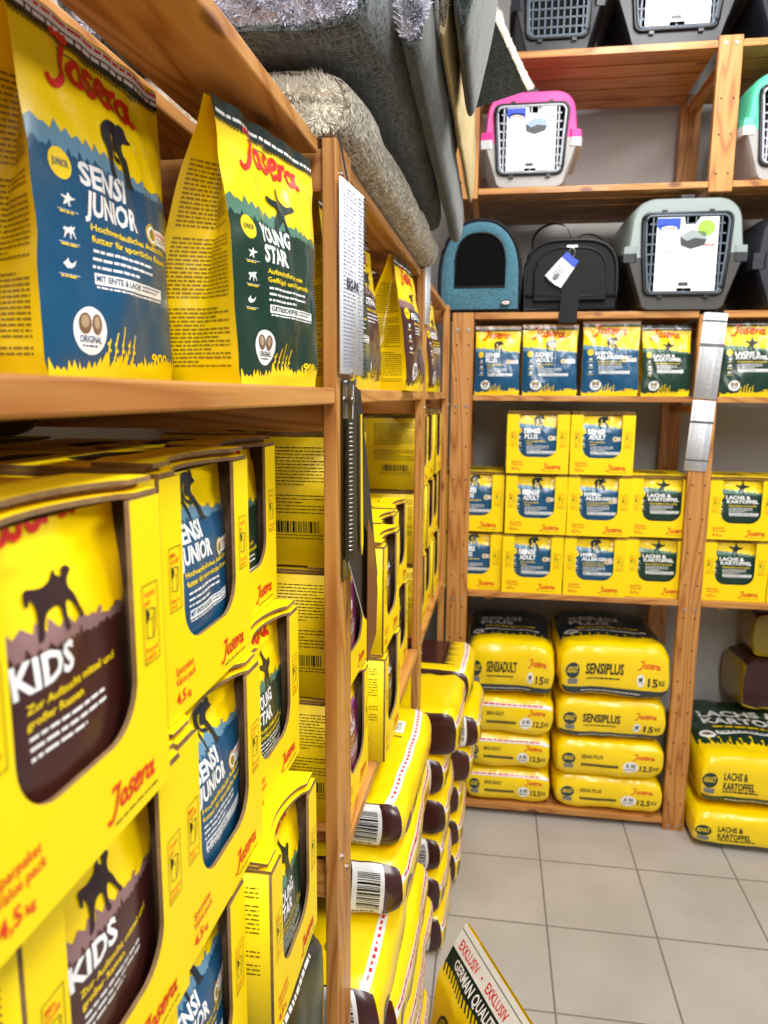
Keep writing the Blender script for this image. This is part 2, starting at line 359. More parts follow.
        return V, Fs, Ms
E0 = 0.0004
def lay(mb, G, fin, eps=0.00022):
    """drape finalized art on a surface grid; the surface normal points out"""
    if fin is None: return
    V, Fs, Ms = fin; nu, nv = G.shape[0]-1, G.shape[1]-1; N = gnormals(G)
    E1 = E0 if eps < .0004 else .0012
    a = np.clip(V[:, 0], 0, 1)*nu; b = np.clip(V[:, 1], 0, 1)*nv; i = np.minimum(a.astype(int), nu-1); j = np.minimum(b.astype(int), nv-1); a = (a-i)[:, None]; b = (b-j)[:, None]
    def bl(A): return A[i, j]*(1-a)*(1-b)+A[i+1, j]*a*(1-b)+A[i, j+1]*(1-a)*b+A[i+1, j+1]*a*b
    n = bl(N); n /= np.maximum(np.linalg.norm(n, axis=1, keepdims=True), 1e-9)
    P = bl(G)+n*(E1+V[:, 2:3]*eps); mb.add(P, Fs, Ms, n)
def flat(x0, x1, z0, z1, y=0.0):
    """grid facing -y"""
    return np.array([[(x0, y, z0), (x0, y, z1)], [(x1, y, z0), (x1, y, z1)]], float)

# silhouettes, unit boxes
DOG = [(0, .62), (.03, .78), (.1, .84), (.3, .80), (.5, .86), (.62, .98), (.68, 1.0), (.66, .92), (.74, .86), (.8, .98), (.92, 1.0), (.97, .92), (.9, .86), (.83, .78), (.8, .66), (.86, .52), (.92, .3), (1.0, .1), (.93, .08), (.82, .32), (.74, .46),
       (.66, .44), (.6, .2), (.63, .02), (.53, .0), (.52, .22), (.52, .44), (.34, .42), (.22, .28), (.12, .02), (.02, .0), (.08, .22), (.14, .5), (.1, .68), (.04, .56)]
MAN = [(.2, 0), (.16, .2), (.14, .45), (.08, .6), (.1, .78), (.22, .92), (.45, .98), (.62, .95), (.68, 1.0), (.82, .96), (.86, .82), (.98, .76), (.84, .72), (.72, .7), (.66, .62), (.7, .5), (.78, .46), (.86, .3), (.92, .1), (1.0, 0), (.72, 0), (.68, .2), (.6, .42), (.5, .5), (.42, .5),
       (.38, .62), (.42, .74), (.36, .78), (.3, .66), (.34, .5), (.44, .42), (.56, .4), (.58, .32), (.4, .36), (.28, .46), (.26, .2), (.3, 0)]
STAR = [(.1, 0), (.2, .3), (.3, .5), (.05, .62), (.0, .75), (.25, .68), (.42, .75), (.45, .95), (.55, 1.0), (.6, .78), (.8, .66), (.95, .7), (1, .6), (.75, .5), (.62, .42), (.6, .2), (.7, 0), (.5, .02), (.45, .3), (.3, .12)]
BIRD = [(0, .5), (.2, .7), (.35, .95), (.45, .6), (.7, .55), (1, .9), (.85, .4), (.6, .2), (.3, .15)]
KINDS = {
    'sensi_junior': dict(c='blue', name='SENSI\nJUNIOR', oval='JUNIOR', sil=MAN, sub='Hochverdauliches Aufzucht-\nfutter für sportliche Rassen', box='MIT ENTE & LACHS'),
    'young_star': dict(c='green', name='YOUNG\nSTAR', oval='JUNIOR', sil=STAR, sub='Aufzuchtfutter mit\nGeflügel und Kartoffel', box='GETREIDEFREI'),
    'kids': dict(c='brown', name='KIDS', oval='JUNIOR', sil=DOG, sub='Zur Aufzucht mittel und\ngroßer Rassen', box=''),
    'sensi_plus': dict(c='blue', name='SENSI\nPLUS', oval='ADULT', sil=MAN, sub='Für empfindliche\nHunde', box='MIT ENTE'),
    'sensi_adult': dict(c='blue', name='SENSI\nADULT', oval='ADULT', sil=MAN, sub='Für sensible\nHunde', box='GLUTENFREI'),
    'hypoallergenic': dict(c='blue', name='HYPO-\nALLERGENIC', oval='ADULT', sil=MAN, sub='Insektenprotein für\nempfindliche Hunde', box='MIT INSEKTEN'),
    'lachs': dict(c='green', name='LACHS &\nKARTOFFEL', oval='ADULT', sil=STAR, sub='Getreidefrei mit Lachs', box='GETREIDEFREI'),
    'purple': dict(c='purple', name='MINI\nJUNIOR', oval='JUNIOR', sil=DOG, sub='Für kleine\nRassen', box=''),
    'brown': dict(c='brown', name='FESTIVAL', oval='ADULT', sil=DOG, sub='Mit leckerer Sauce', box=''),
}
def bag_art(kind, w, h, top=True):
    K = KINDS[kind]; c = K['c']; A = Art(w, h); P = 'film_'+c; PL = 'film_'+c+'_light'; sx = w/0.17
    # coloured panel with a lighter grassy rim
    A.grass(1, PL, 0, w, 0.03*h, 0.67*h, 0.035*h, 0.006, 3, -0.10)
    A.grass(2, P, 0, w, 0.03*h, 0.61*h, 0.03*h, 0.0035, 5, -0.03)
    A.poly(2, 'film_yellow', [(w*.74, .63*h), (w*.8, .655*h), (w*.86, .645*h), (w*.93, .67*h), (w*.92, .64*h), (w*.95, .62*h), (w*.86, .635*h), (w*.8, .62*h)])
    A.logo(2, 'film_red', w*0.2, h*0.83, w*0.6, -0.03 if kind != 'kids' else 0.12, 0.24)
    sm_ = [tuple(q) for q in smoothline(K['sil']+[K['sil'][0]], 3)[:-1]]
    so = [(w*0.40+a*w*0.24, h*0.60+b*h*0.18) for a, b in sm_]
    if K['sil'] is DOG: so = [(w*0.36+a*w*0.27, h*0.635+b*h*0.125) for a, b in sm_]
    A.poly(3, 'film_'+c+('_dark' if c in ('blue', 'green', 'brown') else ''), so)
    A.ell(3, 'film_yellow', w*0.13, h*0.58, w*0.055, h*0.042); A.text(4, P, K['oval'], w*0.09, h*0.572, h*0.02, width=w*0.08, bold=.02)
    nm = K['name'].split('\n'); long_ = max(len(q) for q in nm)
    hh = h*0.062 if long_ < 7 else h*0.044
    if kind == 'kids': hh = h*0.066
    y = h*0.545
    for i, q in enumerate(nm):
        A.text(3, 'film_white', q, w*0.22+i*w*0.02, y, hh, width=min(w*0.064*len(q)*(1.25 if kind == 'kids' else 1), w*0.7), bold=.035); y -= hh*1.2
    y += hh*1.2-h*0.042
    for q in K['sub'].split('\n'):
        A.text(3, 'film_yellow', q, w*0.27, y, h*0.019, width=min(w*0.0235*len(q), w*.62), bold=.02); y -= h*0.032
    for k in range(3):
        A.lines(3, 'film_white', w*0.28, w*(0.82-0.1*k), y-h*.002, y+h*0.012, 1, .55, k, .007); y -= h*0.022
    if K['box']:
        A.rect(3, 'film_white', w*0.29, y-h*0.018, w*0.84, y+h*0.014); A.text(4, P, K['box'], w*0.3, y-h*0.009, h*0.018, width=w*0.3, bold=.02); A.lines(4, P, w*0.62, w*0.82, y-h*.012, y+h*.01, 2, .4, 4, .006)
        A.lines(3, 'film_white', w*.3, w*.84, y-h*.035, y-h*.022, 1, .4, 7, .006)
    for k in range(3):
        yy = h*(0.46-0.085*k); A.rect(3, 'film_white', w*0.09, yy, w*0.2, yy+h*0.0015)
        A.poly(3, 'film_white', [(w*0.11+a*w*0.07, yy+h*0.012+b*h*0.035) for a, b in (STAR, DOG, BIRD)[k]])
        A.lines(3, 'film_yellow', w*0.1, w*0.19, yy-h*.012, yy-h*.002, 1, .5, k, .005)
    # round original sticker
    A.ell(3, 'film_white', w*0.25, h*0.145, w*0.1, h*0.068, 28); A.ell(4, 'film_kibble', w*0.215, h*0.165, w*0.035, h*0.03); A.ell(4, 'film_kibble', w*0.285, h*0.165, w*0.032, h*0.03)
    A.ell(5, 'film_kibble_light', w*0.212, h*0.17, w*0.02, h*0.018); A.ell(5, 'film_kibble_light', w*0.283, h*0.17, w*0.018, h*0.018)
    A.text(4, P, 'ORIGINAL', w*0.185, h*0.112, h*0.02, width=w*0.13, bold=.02); A.lines(4, P, w*.2, w*.3, h*.095, h*.105, 1, .5, 2, .004)
    if c == 'blue':
        A.rect(3, 'film_white', w*0.72, h*0.455, w*0.97, h*0.505); A.ell(4, 'film_gold', w*0.745, h*0.48, w*0.052, h*0.036); A.ell(5, 'film_white', w*0.745, h*0.48, w*0.04, h*0.027); A.ell(6, 'film_olive', w*0.745, h*0.48, w*0.028, h*0.019)
        A.text(4, 'film_red', 'EXCELLENT', w*.81, h*.485, h*.012, width=w*.15, bold=.02); A.lines(4, 'film_grey', w*.81, w*.95, h*.46, h*.48, 2, .4, 9, .005)
    # yellow grass at the foot
    A.grass(3, 'film_yellow', 0, w, 0, 0.02*h, 0.045*h, 0.0035, 11, 0.06)
    A.grass(3, 'film_yellow', w*.32, w*.62, 0.01, 0.045*h, 0.06*h, 0.006, 13)
    for k in range(5):
        gx = w*(0.36+0.05*k); A.stroke(3, 'film_yellow', [(gx, .03*h), (gx+w*.01, h*(.1+.02*(k % 3))), (gx+w*.02, h*(.13+.02*(k % 3)))], 0.0016)
        for q in range(3): A.ell(3, 'film_yellow', gx+w*.006+w*.012*(q % 2), h*(.075+.02*q), w*.009, h*.006, 6)
    A.text(4, 'film_yellow', '900', w*0.76, h*0.065, h*0.036, width=w*0.15, bold=.03); A.text(4, 'film_yellow', 'g', w*0.92, h*0.075, h*0.02, cond=.6, bold=.03)
    if top:
        if c == 'blue':
            A.rect(1, 'film_white', 0, h*.965, w, h*.992); A.lines(2, 'film_red', 0.002, w, h*.970, h*.986, 1, .55, 4, .01)
        else: A.rect(1, 'film_green_dark', 0, h*.965, w, h)
        A.rect(1, 'film_green_dark', 0, h*.93, w, h*.965); A.lines(2, 'film_white', .003, w, h*.937, h*.957, 1, .6, 8, .009)
        for k in range(int(w/0.004)): A.stroke(2, 'film_black', [(k*.004, h*.932), (k*.004+.003, h*.918)], 0.0014)
        A.stroke(2, 'film_black', [(w*.25, h*.905), (w*.45, h*.897), (w*.6, h*.89)], .0008)
    return A
_FIN = {}
def bag_fin(kind, w, h, nu, nv, clip=None, top=True):
    k = (kind, w, h, nu, nv, clip, top)
    if k not in _FIN: _FIN[k] = bag_art(kind, w, h, top).finalize(nu, nv, clip)
    return _FIN[k]

def ns(x, y, z): return mnoise.noise(Vector((x, y, z)))
def crumple(G, dirn, amp, sc, seed):
    for i in range(G.shape[0]):
        for j in range(G.shape[1]):
            p = G[i, j]; a = ns(p[0]*sc+seed, p[1]*sc, p[2]*sc*0.7)+0.5*(1-2*abs(ns(p[0]*sc*2.2-seed, p[2]*sc*1.6, seed)))*0.6+0.25*ns(p[0]*sc*5, p[1]*sc*5, p[2]*sc*5+seed)
            G[i, j] = p+np.array(dirn)*amp*a
    return G
def small_bag(kind, w=0.165, h=0.245, d0=0.075, seed=0, crum=0.004, lean=0.0, side_lines=True, clip=None, arth=None, carton=False, name='pet_food_bag', fwd=0.3, wt=0.0):
    """upright gusseted bag, front facing -y, foot at z=0; clip=(v0,v1) shows only that stretch of the print"""
    nu, nv, nd = 26, 36, 10; seed = seed*3.7
    def depth(t):
        if carton: return d0*(1-0.25*max(0, (t-0.7)/0.3))
        return 0.004+(d0-0.004)*(1-max(0.0, (t-0.12)/0.88)**1.5)
    def front(u, t):
        x = (u-0.5)*w*(1-0.05*math.sin(math.pi*t))*(0.97 if t < 0.05 else 1)*(1+wt*(t-.5)); d = depth(t); d += (d0-d)*fwd
        b = (0.012 if not carton else 0.01)*math.sin(math.pi*u)**0.7*math.sin(math.pi*min(1, t*1.15+0.02))**0.6
        return np.array((x, -d/2-b-lean*t, t*h))
    G = np.array([[front(i/nu, j/nv) for j in range(nv+1)] for i in range(nu+1)])
    sc = 16
    for i in range(nu+1):
        for j in range(nv+1):
            p = G[i, j]; u = i/nu; t = j/nv; e = math.sin(math.pi*u)*0.6+0.4
            k = ns(p[0]*sc+seed, seed, p[2]*sc)+0.55*(1-2.4*abs(ns(p[0]*30+p[2]*18-seed, seed, p[2]*13-p[0]*22)))*(0.35+0.65*t)
            G[i, j, 1] -= crum*k*e*(0.3 if t > 0.93 or t < 0.06 else 1)
            G[i, j, 0] += 0.0025*ns(seed, p[2]*22, 3.1)*(1 if abs(u-.5) > .3 else .4)
            if t > 0.93: G[i, j, 1] -= 0.004*ns(p[0]*35+seed, 0, 1)
    mb = MB(); mb.grid(G, 'film_yellow')
    lay(mb, G, bag_fin(kind, w, arth or h, nu, nv, clip and (0, clip[0], w, clip[1]), not carton), 0.00022 if crum < .008 else .0005)
    # back, and the two inward folding gussets
    B = G[::-1].copy(); 
    for j in range(nv+1):
        t = j/nv; B[:, j, 1] = depth(t)/2-(d0-depth(t))*fwd/2+0.01*math.sin(math.pi*min(1, t*1.1))-lean*t*0.9
    mb.grid(B, 'film_yellow')
    for sd in (0, 1):
        a = G[0] if sd == 0 else G[-1]; b = B[-1] if sd == 0 else B[0]
        H = np.zeros((nd+1, nv+1, 3)); sgn = 1 if sd == 0 else -1
        for k in range(nd+1):
            s_ = k/nd
            for j in range(nv+1):
                t = j/nv; d = depth(t); ins = math.sqrt(max((d0/2)**2-(d/2)**2, 0))*0.75+0.004*math.sin(math.pi*t)
                p = b[j]*(1-s_)+a[j]*s_ if sd == 0 else a[j]*(1-s_)+b[j]*s_
                H[k, j] = p+np.array((sgn*ins*(1-abs(2*s_-1))*0.999+0.003*ns(p[1]*40+seed, t*9, sd)*math.sin(math.pi*s_), 0, 0))
        mb.grid(H, 'film_yellow')
        if side_lines:
            key = ('side', sd, d0, h)
            if key not in _FIN:
                A = Art(d0, h)
                for q in range(3): A.lines(1, 'film_olive', d0*.08, d0*.92, h*(.06+.26*q), h*(.29+.26*q), 15, .42, q+sd*5, .005)
                _FIN[key] = A.finalize(nd, nv)
            lay(mb, H, _FIN[key])
    c = [G[0, 0], G[-1, 0], B[0, 0], B[-1, 0]]; mb.add([G[i, 0] for i in range(nu+1)]+[B[i, 0] for i in range(nu+1)], [list(range(2*nu+2))], 'film_yellow')
    o = mb.build(name)
    return o

# ------------------------------------------------------------------ display carton
def carton_art(w, h, wl, wr, wb):
    A = Art(w, h)
    A.logo(1, 'card_red', w*0.60, h*0.085, w*0.30, 0.0, 0.24); A.lines(1, 'card_print', w*.62, w*.9, h*.03, h*.05, 1, .35, 3, .006)
    A.text(1, 'card_red', 'Sparpaket\nValue pack', w*0.08, h*0.185, h*0.035, width=w*0.2, bold=.01); A.text(1, 'card_red', '4,5', w*0.08, h*0.06, h*0.05, width=w*.09, bold=.02); A.text(1, 'card_red', 'kg', w*0.185, h*0.06, h*0.03, width=w*.04, bold=.02)
    for x0 in (w*0.055, w*(wr+0.05)):
        x1 = x0+w*0.105; y0, y1 = h*0.46, h*0.72; t = 0.0006
        for P in ([(x0, y0), (x1, y0)], [(x1, y0), (x1, y1)], [(x1, y1), (x0, y1)], [(x0, y1), (x0, y0)]): A.stroke(1, 'card_print', P, t)
        mx = (x0+x1)/2; A.text(1, 'card_red', 'Mit\nGriff' if x0 < w/2 else 'Vorteils-\npack', x0+w*.012, y1-h*.04, h*0.02, width=w*.075, bold=.01)
        A.text(1, 'card_red', 'Easy to\ncarry' if x0 < w/2 else 'Food\npack', x0+w*.012, y0+h*.035, h*0.018, width=w*.075, bold=.01)
        c = 0.5*(y0+y1); q = w*0.03
        for P in ([(mx-q, c-h*.045), (mx+q*.4, c-h*.055), (mx+q*.4, c+h*.01), (mx-q, c+h*.02), (mx-q, c-h*.045)], [(mx+q*.4, c-h*.055), (mx+q, c-h*.02), (mx+q, c+h*.04), (mx+q*.4, c+h*.01)], [(mx-q, c+h*.02), (mx-q*.3, c+h*.05), (mx+q, c+h*.04)]):
            A.stroke(1, 'card_black', P, .0007)
        A.poly(1, 'card_black', [(mx-q*1.2, c+h*.06), (mx-q*.2, c+h*.03), (mx-q*.9, c)])
    return A
def carton_side_art(d, h):
    A = Art(d, h)
    for q, (a, b) in enumerate(((.05, .46), (.54, .95))):
        A.lines(1, 'card_print', d*a, d*b, h*.62, h*.93, 12, .3, q, .006); A.lines(1, 'card_print', d*a, d*b, h*.4, h*.56, 6, .3, q+4, .006)
    A.barcode(1, 'card_black', d*.62, d*.88, h*.26, h*.35, 20); A.lines(1, 'card_print', d*.6, d*.9, h*.2, h*.25, 2, .3, 6, .005); A.lines(1, 'card_print', d*.1, d*.45, h*.08, h*.2, 4, .3, 8, .006)
    return A
_CT = {}
def make_carton(w, h, d, flap='closed'):
    """front facing -y with the front left foot at the origin"""
    wl, wr, wb = 0.19, 0.80, 0.28; t = 0.003; mb = MB()
    x0, x1, z1 = w*wl, w*wr, h; zb = h*wb; r = w*0.17
    pts = [(0, 0), (w, 0), (w, h), (x1, h)]
    for k in range(9): a = k/8*math.pi/2; pts.append((x1-r+r*math.cos(a), zb+r-r*math.sin(a)))
    for k in range(9): a = k/8*math.pi/2; pts.append((x0+r-r*math.sin(a), zb+r-r*math.cos(a)))
    pts += [(x0, h), (0, h)]
    mb.prism(pts, 0, t, 'card_yellow', 'card_kraft')
    ci = 'card_yellow'
    mb.box(0, t, t, d, 0, h, ci); mb.box(w-t, w, t, d, 0, h, ci); mb.box(t, w-t, d-t, d, 0, h, ci); mb.box(t, w-t, t, d-t, 0, t, 'card_kraft_dark')
    # kraft lining inside
    mb.box(t, t+.0006, t, d-t, t, h-.001, 'card_kraft_dark'); mb.box(w-t-.0006, w-t, t, d-t, t, h-.001, 'card_kraft_dark'); mb.box(t, w-t, d-t-.0006, d-t, t, h-.001, 'card_kraft_dark')
    k = ('ct', w, h, d)
    if k not in _CT: _CT[k] = (carton_art(w, h, wl, wr, wb).finalize(1, 1), carton_side_art(d, h).finalize(1, 1))
    lay(mb, flat(0, w, 0, h), _CT[k][0])
    lay(mb, np.array([[(0, d, 0), (0, d, h)], [(0, 0, 0), (0, 0, h)]], float), _CT[k][1])
    lay(mb, np.array([[(w, 0, 0), (w, 0, h)], [(w, d, 0), (w, d, h)]], float), _CT[k][1])
    root = mb.build('display_carton')
    # folded top: two layered flaps with a cut-away arch over the window
    f = MB(); n = 14
    for lay_ in range(3):
        z = h+0.0006+lay_*0.0034; ya = (0.001, 0.012, 0.004)[lay_]; P = []
        P += [(0.001, ya), (x0*0.8, ya)]
        for k2 in range(n+1): s_ = k2/n; P.append((x0*0.8+(w-x0*1.6)*s_, ya+0.016*math.sin(math.pi*s_)**0.6))
        P += [(w-0.001, ya)] + ([(w-0.001, d-0.002), (0.001, d-0.002)] if lay_ == 0 else [(w-.003, d*0.47), (.003, d*0.47)] if lay_ == 1 else [(w-.004, d*.2), (w*.78, d*.24), (w*.5, d*.2), (w*.22, d*.24), (.004, d*.2)])
        f.prism(P, z, z+0.003, 'card_yellow', 'card_kraft', plane='xy')
    # dark carrying slots in the lid
    for q in (0.3, 0.62): f.prism([(w*.25, d*q), (w*.75, d*q), (w*.66, d*(q+.1)), (w*.34, d*(q+.1))], h+0.0037 if q > .5 else h+.0072, h+0.0042 if q > .5 else h+.0077, 'card_black', plane='xy')
    f.build('top_flap', root)
    return root
_BC = {}
def carton_bag(kind, w, h, variant=0):
    k = (kind, w, h, variant % 2)
    if k not in _BC:
        s = 1.0 if kind != 'kids' else 1.0
        _BC[k] = (small_bag(kind, w=w*0.87, h=h*0.985-0.004, d0=0.07, seed=variant % 2+len(_BC), crum=0.0035, side_lines=False, clip=(h*1.3*(.11 if kind in ('kids', 'young_star') else .02), h*1.3*(.87 if kind in ('kids', 'young_star') else .78)), arth=h*1.3, carton=True), True)
        return _BC[k][0]
    o = _BC[k][0].copy(); COL.objects.link(o); return o

# ------------------------------------------------------------------ big sacks
def sack(w, d, h, arts, seed=0, amp=0.008, side='film_yellow', top='film_yellow', end='film_yellow', front='film_yellow', back=None, bow=0.0, name='pet_food_sack', sq=1.0):
    """lying pillow sack centred on x,y with its underside at z=0. arts: {'front','top','left','right'}: Art or None"""
    nx, ny, nz = 30, 26, 10; sd = seed*5.3
    def f(a, b, c):       # a,b,c in -1..1
        th = (1-0.16*abs(a)**10)*(1-0.10*abs(b)**10)
        x = a*w/2*(1-0.045*c*c*sq-0.03*b*b*abs(a)); y = b*d/2*(1-0.05*c*c*sq); z = c*h/2*th
        r = 1-0.0
        # soften edges
        e = (abs(a)**18+abs(b)**18+abs(c)**18)**(1/18) if max(abs(a), abs(b), abs(c)) > 0 else 1
        m_ = max(abs(a), abs(b), abs(c)); q = m_/e; x *= 0.35+0.65*q; y *= 0.35+0.65*q; z *= q
        z += bow*(1-a*a)*0.5
        k = ns(x*9+sd, y*9, z*9)+0.5*(1-2.2*abs(ns(x*18+sd, y*16+z*20, sd)))*(0.5+0.5*abs(a))
        nrm = Vector((a**5/(w/h), b**5/(w/h), c**5+1e-6)); nrm.normalize()
        z += nrm.z*amp*k; x += nrm.x*amp*k*0.8 + 0.004*ns(sd, y*12, z*14); y += nrm.y*amp*k*0.8+0.004*ns(x*14, sd, z*16)
        x = min(max(x, -w/2), w/2); y = min(max(y, -d/2), d/2); z = min(max(z+h/2, .0006), h-.0006 if not bow else h+.05)
        return (x, y, z)
    L = lambda n: [2*i/n-1 for i in range(n+1)]
    X, Y, Z = L(nx), L(ny), L(nz)
    faces = {'front': np.array([[f(a, -1, c) for c in Z] for a in X]), 'back': np.array([[f(-a, 1, c) for c in Z] for a in X]), 'top': np.array([[f(a, b, 1) for b in Y] for a in X]),
             'bottom': np.array([[f(a, -b, -1) for b in Y] for a in X]), 'left': np.array([[f(-1, -b, c) for c in Z] for b in Y]), 'right': np.array([[f(1, b, c) for c in Z] for b in Y])}
    cols = {'front': front, 'back': back or end, 'top': top, 'bottom': side, 'left': end, 'right': end}
    mb = MB()
    for k, G in faces.items():
        mb.grid(G, cols[k])
        if arts.get(k) is not None: lay(mb, G, arts[k], 0.0003)
    return mb.build(name)
def fin_face(key, A, nx=30, ny=26, nz=10, face='front'):
    if key not in _FIN: _FIN[key] = A().finalize(nx if face in ('front', 'top', 'back') else ny, nz if face != 'top' else ny)
    return _FIN[key]
def art_sack_front(name, kg, band=None, circ='film_navy', strip=False, two=False, small=False):
    def mk():
        w, h = 0.38, 0.15; A = Art(w, h)
        if band: A.rect(1, band, 0, 0, w, h*.17); A.lines(2, 'film_white', w*.2, w*.75, h*.05, h*.1, 1, .5, 3, .012)
        if strip: A.rect(1, 'film_white', 0, h*.8, w, h*.9); A.lines(2, 'film_red', .01, w, h*.82, h*.87, 1, .8, 2, .02)
        ox = -w*.05 if two else 0
        A.ell(2, circ, w*.12+ox, h*.52, w*.065, h*.17, 28); A.text(3, 'film_yellow', 'ADULT', w*.07+ox, h*.48, h*.12, width=w*.1, bold=.03); A.poly(2, 'film_grey', [(w*.08+ox, h*.22), (w*.16+ox, h*.22), (w*.17+ox, h*.34), (w*.07+ox, h*.34)])
        if two: A.text(2, 'film_black', name, w*.18, h*.54, h*.16, width=w*.24, bold=.03); A.lines(2, 'film_black', w*.18, w*.45, h*.22, h*.3, 1, .5, 4, .01)
        elif small: A.text(2, 'film_black', name, w*.24, h*.55, h*.11, width=w*.2, bold=.02); A.rect(2, 'film_black', w*.24, h*.3, w*.58, h*.38); A.lines(3, 'film_olive', w*.25, w*.57, h*.31, h*.36, 1, .5, 6, .01)
        else: A.text(2, 'film_black', name, w*.24, h*.45, h*.22, width=w*.34, bold=.035); A.lines(2, 'film_black', w*.25, w*.55, h*.3, h*.38, 1, .4, 4, .01)
        A.logo(2, 'film_red', w*.72, h*.62, w*.2, 0, .22)
        A.ell(2, 'film_white', w*.69 if small else w*.735, h*.36, w*.07 if small else w*.035, h*.17 if small else h*.13, 20)
        if small: A.text(3, 'film_black', 'A 90', w*.645, h*.34, h*.12, width=w*.09, bold=.03); A.lines(3, 'film_grey', w*.64, w*.74, h*.24, h*.3, 1, .5, 3, .006)
        else: A.poly(3, 'film_black', [(w*.715+a*w*.04, h*.28+b*h*.16) for a, b in DOG])
        A.text(2, 'film_black', kg, w*.8 if not small else w*.775, h*.26, h*.17, width=w*.09*(1 if len(kg) < 3 else 1.3), bold=.03); A.text(2, 'film_black', 'KG', w*.9, h*.3, h*.11, width=w*.05, bold=.03)
        return A
    return mk
def art_sack_top(name, panel, lines=True, dk='film_white'):
    def mk():
        w, d = 0.38, 0.45; A = Art(w, d)
        A.rect(1, panel, 0, d*.2, w, d); 
        # grass silhouette reaching into the panel
        A.grass(2, 'film_yellow', 0, w, 0, d*.15, d*.07, .01, 5); 
        for k in range(12): gx = w*(.03+.085*k); A.ell(2, 'film_yellow', gx, d*(.22+.02*(k % 3)), w*.012, d*.012, 6); A.stroke(2, 'film_yellow', [(gx, d*.17), (gx+.004, d*(.24+.03*(k % 2)))], .003)
        ls = name.split('\n'); y = d*.62
        for q in ls: A.text(2, 'film_white', q, w*.14, y, d*.1, width=w*.1*len(q), bold=.035); y -= d*.13
        A.lines(2, 'film_yellow', w*.2, w*.8, y+d*.03, y+d*.07, 1, .7, 3, .03); A.rect(2, 'film_white', w*.2, y-d*.04, w*.85, y+d*.0); A.lines(3, panel, w*.22, w*.8, y-d*.033, y-d*.008, 1, .6, 4, .02)
        A.ell(2, 'film_white', w*.12, d*.3, w*.07, d*.05, 20); A.ell(3, 'film_kibble', w*.12, d*.3, w*.045, d*.02)
        return A
    return mk

# ------------------------------------------------------------------ the room
mb = MB(); mb.box(-1.3, 2.9, -1.2, 3.0, -0.05, 0, 'floor'); MATS['floor'] = floormat(); o = mb.build('floor'); tag(o, kind='structure')
wallmat()
mb = MB(); mb.box(-1.3, 2.9, 2.96, 3.06, 0, 3.0, 'wall_paint'); tag(mb.build('wall_back'), kind='structure')
mb = MB(); mb.box(-.90, -.80, -1.2, 2.96, 0, 3.0, 'wall_paint'); tag(mb.build('wall_left'), kind='structure')

# ------------------------------------------------------------------ racks
def board(mb, x0, x1, y0, y1, z0, z1, m): mb.box(x0, x1, y0, y1, z0, z1, m)
def part_box(name, parent, b, m, bevel=0.0012, holes=None, screws=None, axis=1):
    mb = MB(); mb.box(*b, m); o = mb.build(name, parent, bevel=bevel)
    if holes:
        hb = MB()
        for p in holes: hb.disc(p, 0.0028, -0.0006, 'hole_black', axis=1)
        hb.build('peg_hole_row', o)
    return o
def screw(parent, p, axis=1, sg=-1, r=0.005):
    mb = MB(); mb.disc(p, r, sg*0.0022, 'steel', axis=axis, seg=14); q = list(p); q[axis] += sg*0.0022; mb.disc(q, r*0.55, sg*0.0012, 'steel', axis=axis, seg=10); return mb.build('screw', parent)

# back rack : front plane y = 2.449
back_rack = empty('wooden_shelf_rack', (0.27, 2.449, 0)); tag(back_rack, 'tall pine rack facing the camera against the back wall, with two bays', 'shelf rack')
bx = lambda x: x-0.27
PX = ((-0.142, -0.072), (0.620, 0.690), (1.38, 1.45))
for k, (a, b) in enumerate(PX):
    top = 1.742 if k != 1 else 1.732
    holes = [(bx(q), -0.0002, 0.10+0.11*i) for i in range(15) for q in (a+.016, b-.016)]
    part_box('post', back_rack, (bx(a), bx(b), 0, .022, 0, top), 'pine_z', holes=holes)
    part_box('post', back_rack, (bx(a), bx(b), .43, .452, 0, top), 'pine_z')
    for z in (0.03, .80, 1.455, 1.70):
        part_box('side_rail', back_rack, (bx(a)+.024, bx(b)-.024, .022, .43, z-.03 if z > .1 else .002, z-.004), 'pine_y')
        for q in (a+.018, b-.018): screw(back_rack, (bx(q), 0, z-.012 if z > .1 else .018))
SH = ((0.022, .042), (.800, .818), (1.462, 1.480), (1.722, 1.742))
for (za, zb) in SH:
    for (a, b) in ((-0.07, .619), (.691, 1.379)):
        if za < .1 and a > .5: continue
        mb = MB()
        for q in range(5): y = q*.09; mb.box(bx(a), bx(b), y+(0 if q else 0.001), y+.078, za, zb, 'pine_x')
        for q in ((0.1, .5, .9) if za < 1.4 else ()): xx = bx(a)+(b-a)*q; mb.box(xx-.012, xx+.012, .02, .43, za-.012, za, 'pine_y') if q != .5 else None
        mb.build('shelf_board', back_rack, bevel=.001)

# upper shelf hung above the rack, its short posts end in the air above the carriers
up = empty('wooden_hanging_shelf', (0.27, 2.45, 2.09)); tag(up, 'pine shelf hung above the back rack, carrying the upper pet carriers', 'shelf')
for k, (a, b) in enumerate(((-0.142, -0.072), (.618, .686), (1.37, 1.44))):
    part_box('post', up, (bx(a), bx(b), 0, .022, 0, .33 if k == 0 else .432), 'pine_z', holes=[(bx(q), -.0002, zz) for q in (a+.018, b-.016) for zz in (.05, .16, .26)] if k < 2 else None)
    part_box('post', up, (bx(a)+.0, bx(b)+.0, .43, .455, 0, .432), 'pine_z')
    for z in (.002, .36): part_box('side_rail', up, (bx(a)+.02, bx(b)-.02, .022, .43, z, z+.03), 'pine_y')
for (za, zb) in ((.012, .030), (.400, .420)):
    for (a, b) in ((-0.071, .617), (.687, 1.369)):
        mb = MB()
        for q in range(5): y = q*.09; mb.box(bx(a), bx(b), y+.001, y+.08, za, zb, 'pine_x')
        mb.build('shelf_board', up, bevel=.001)
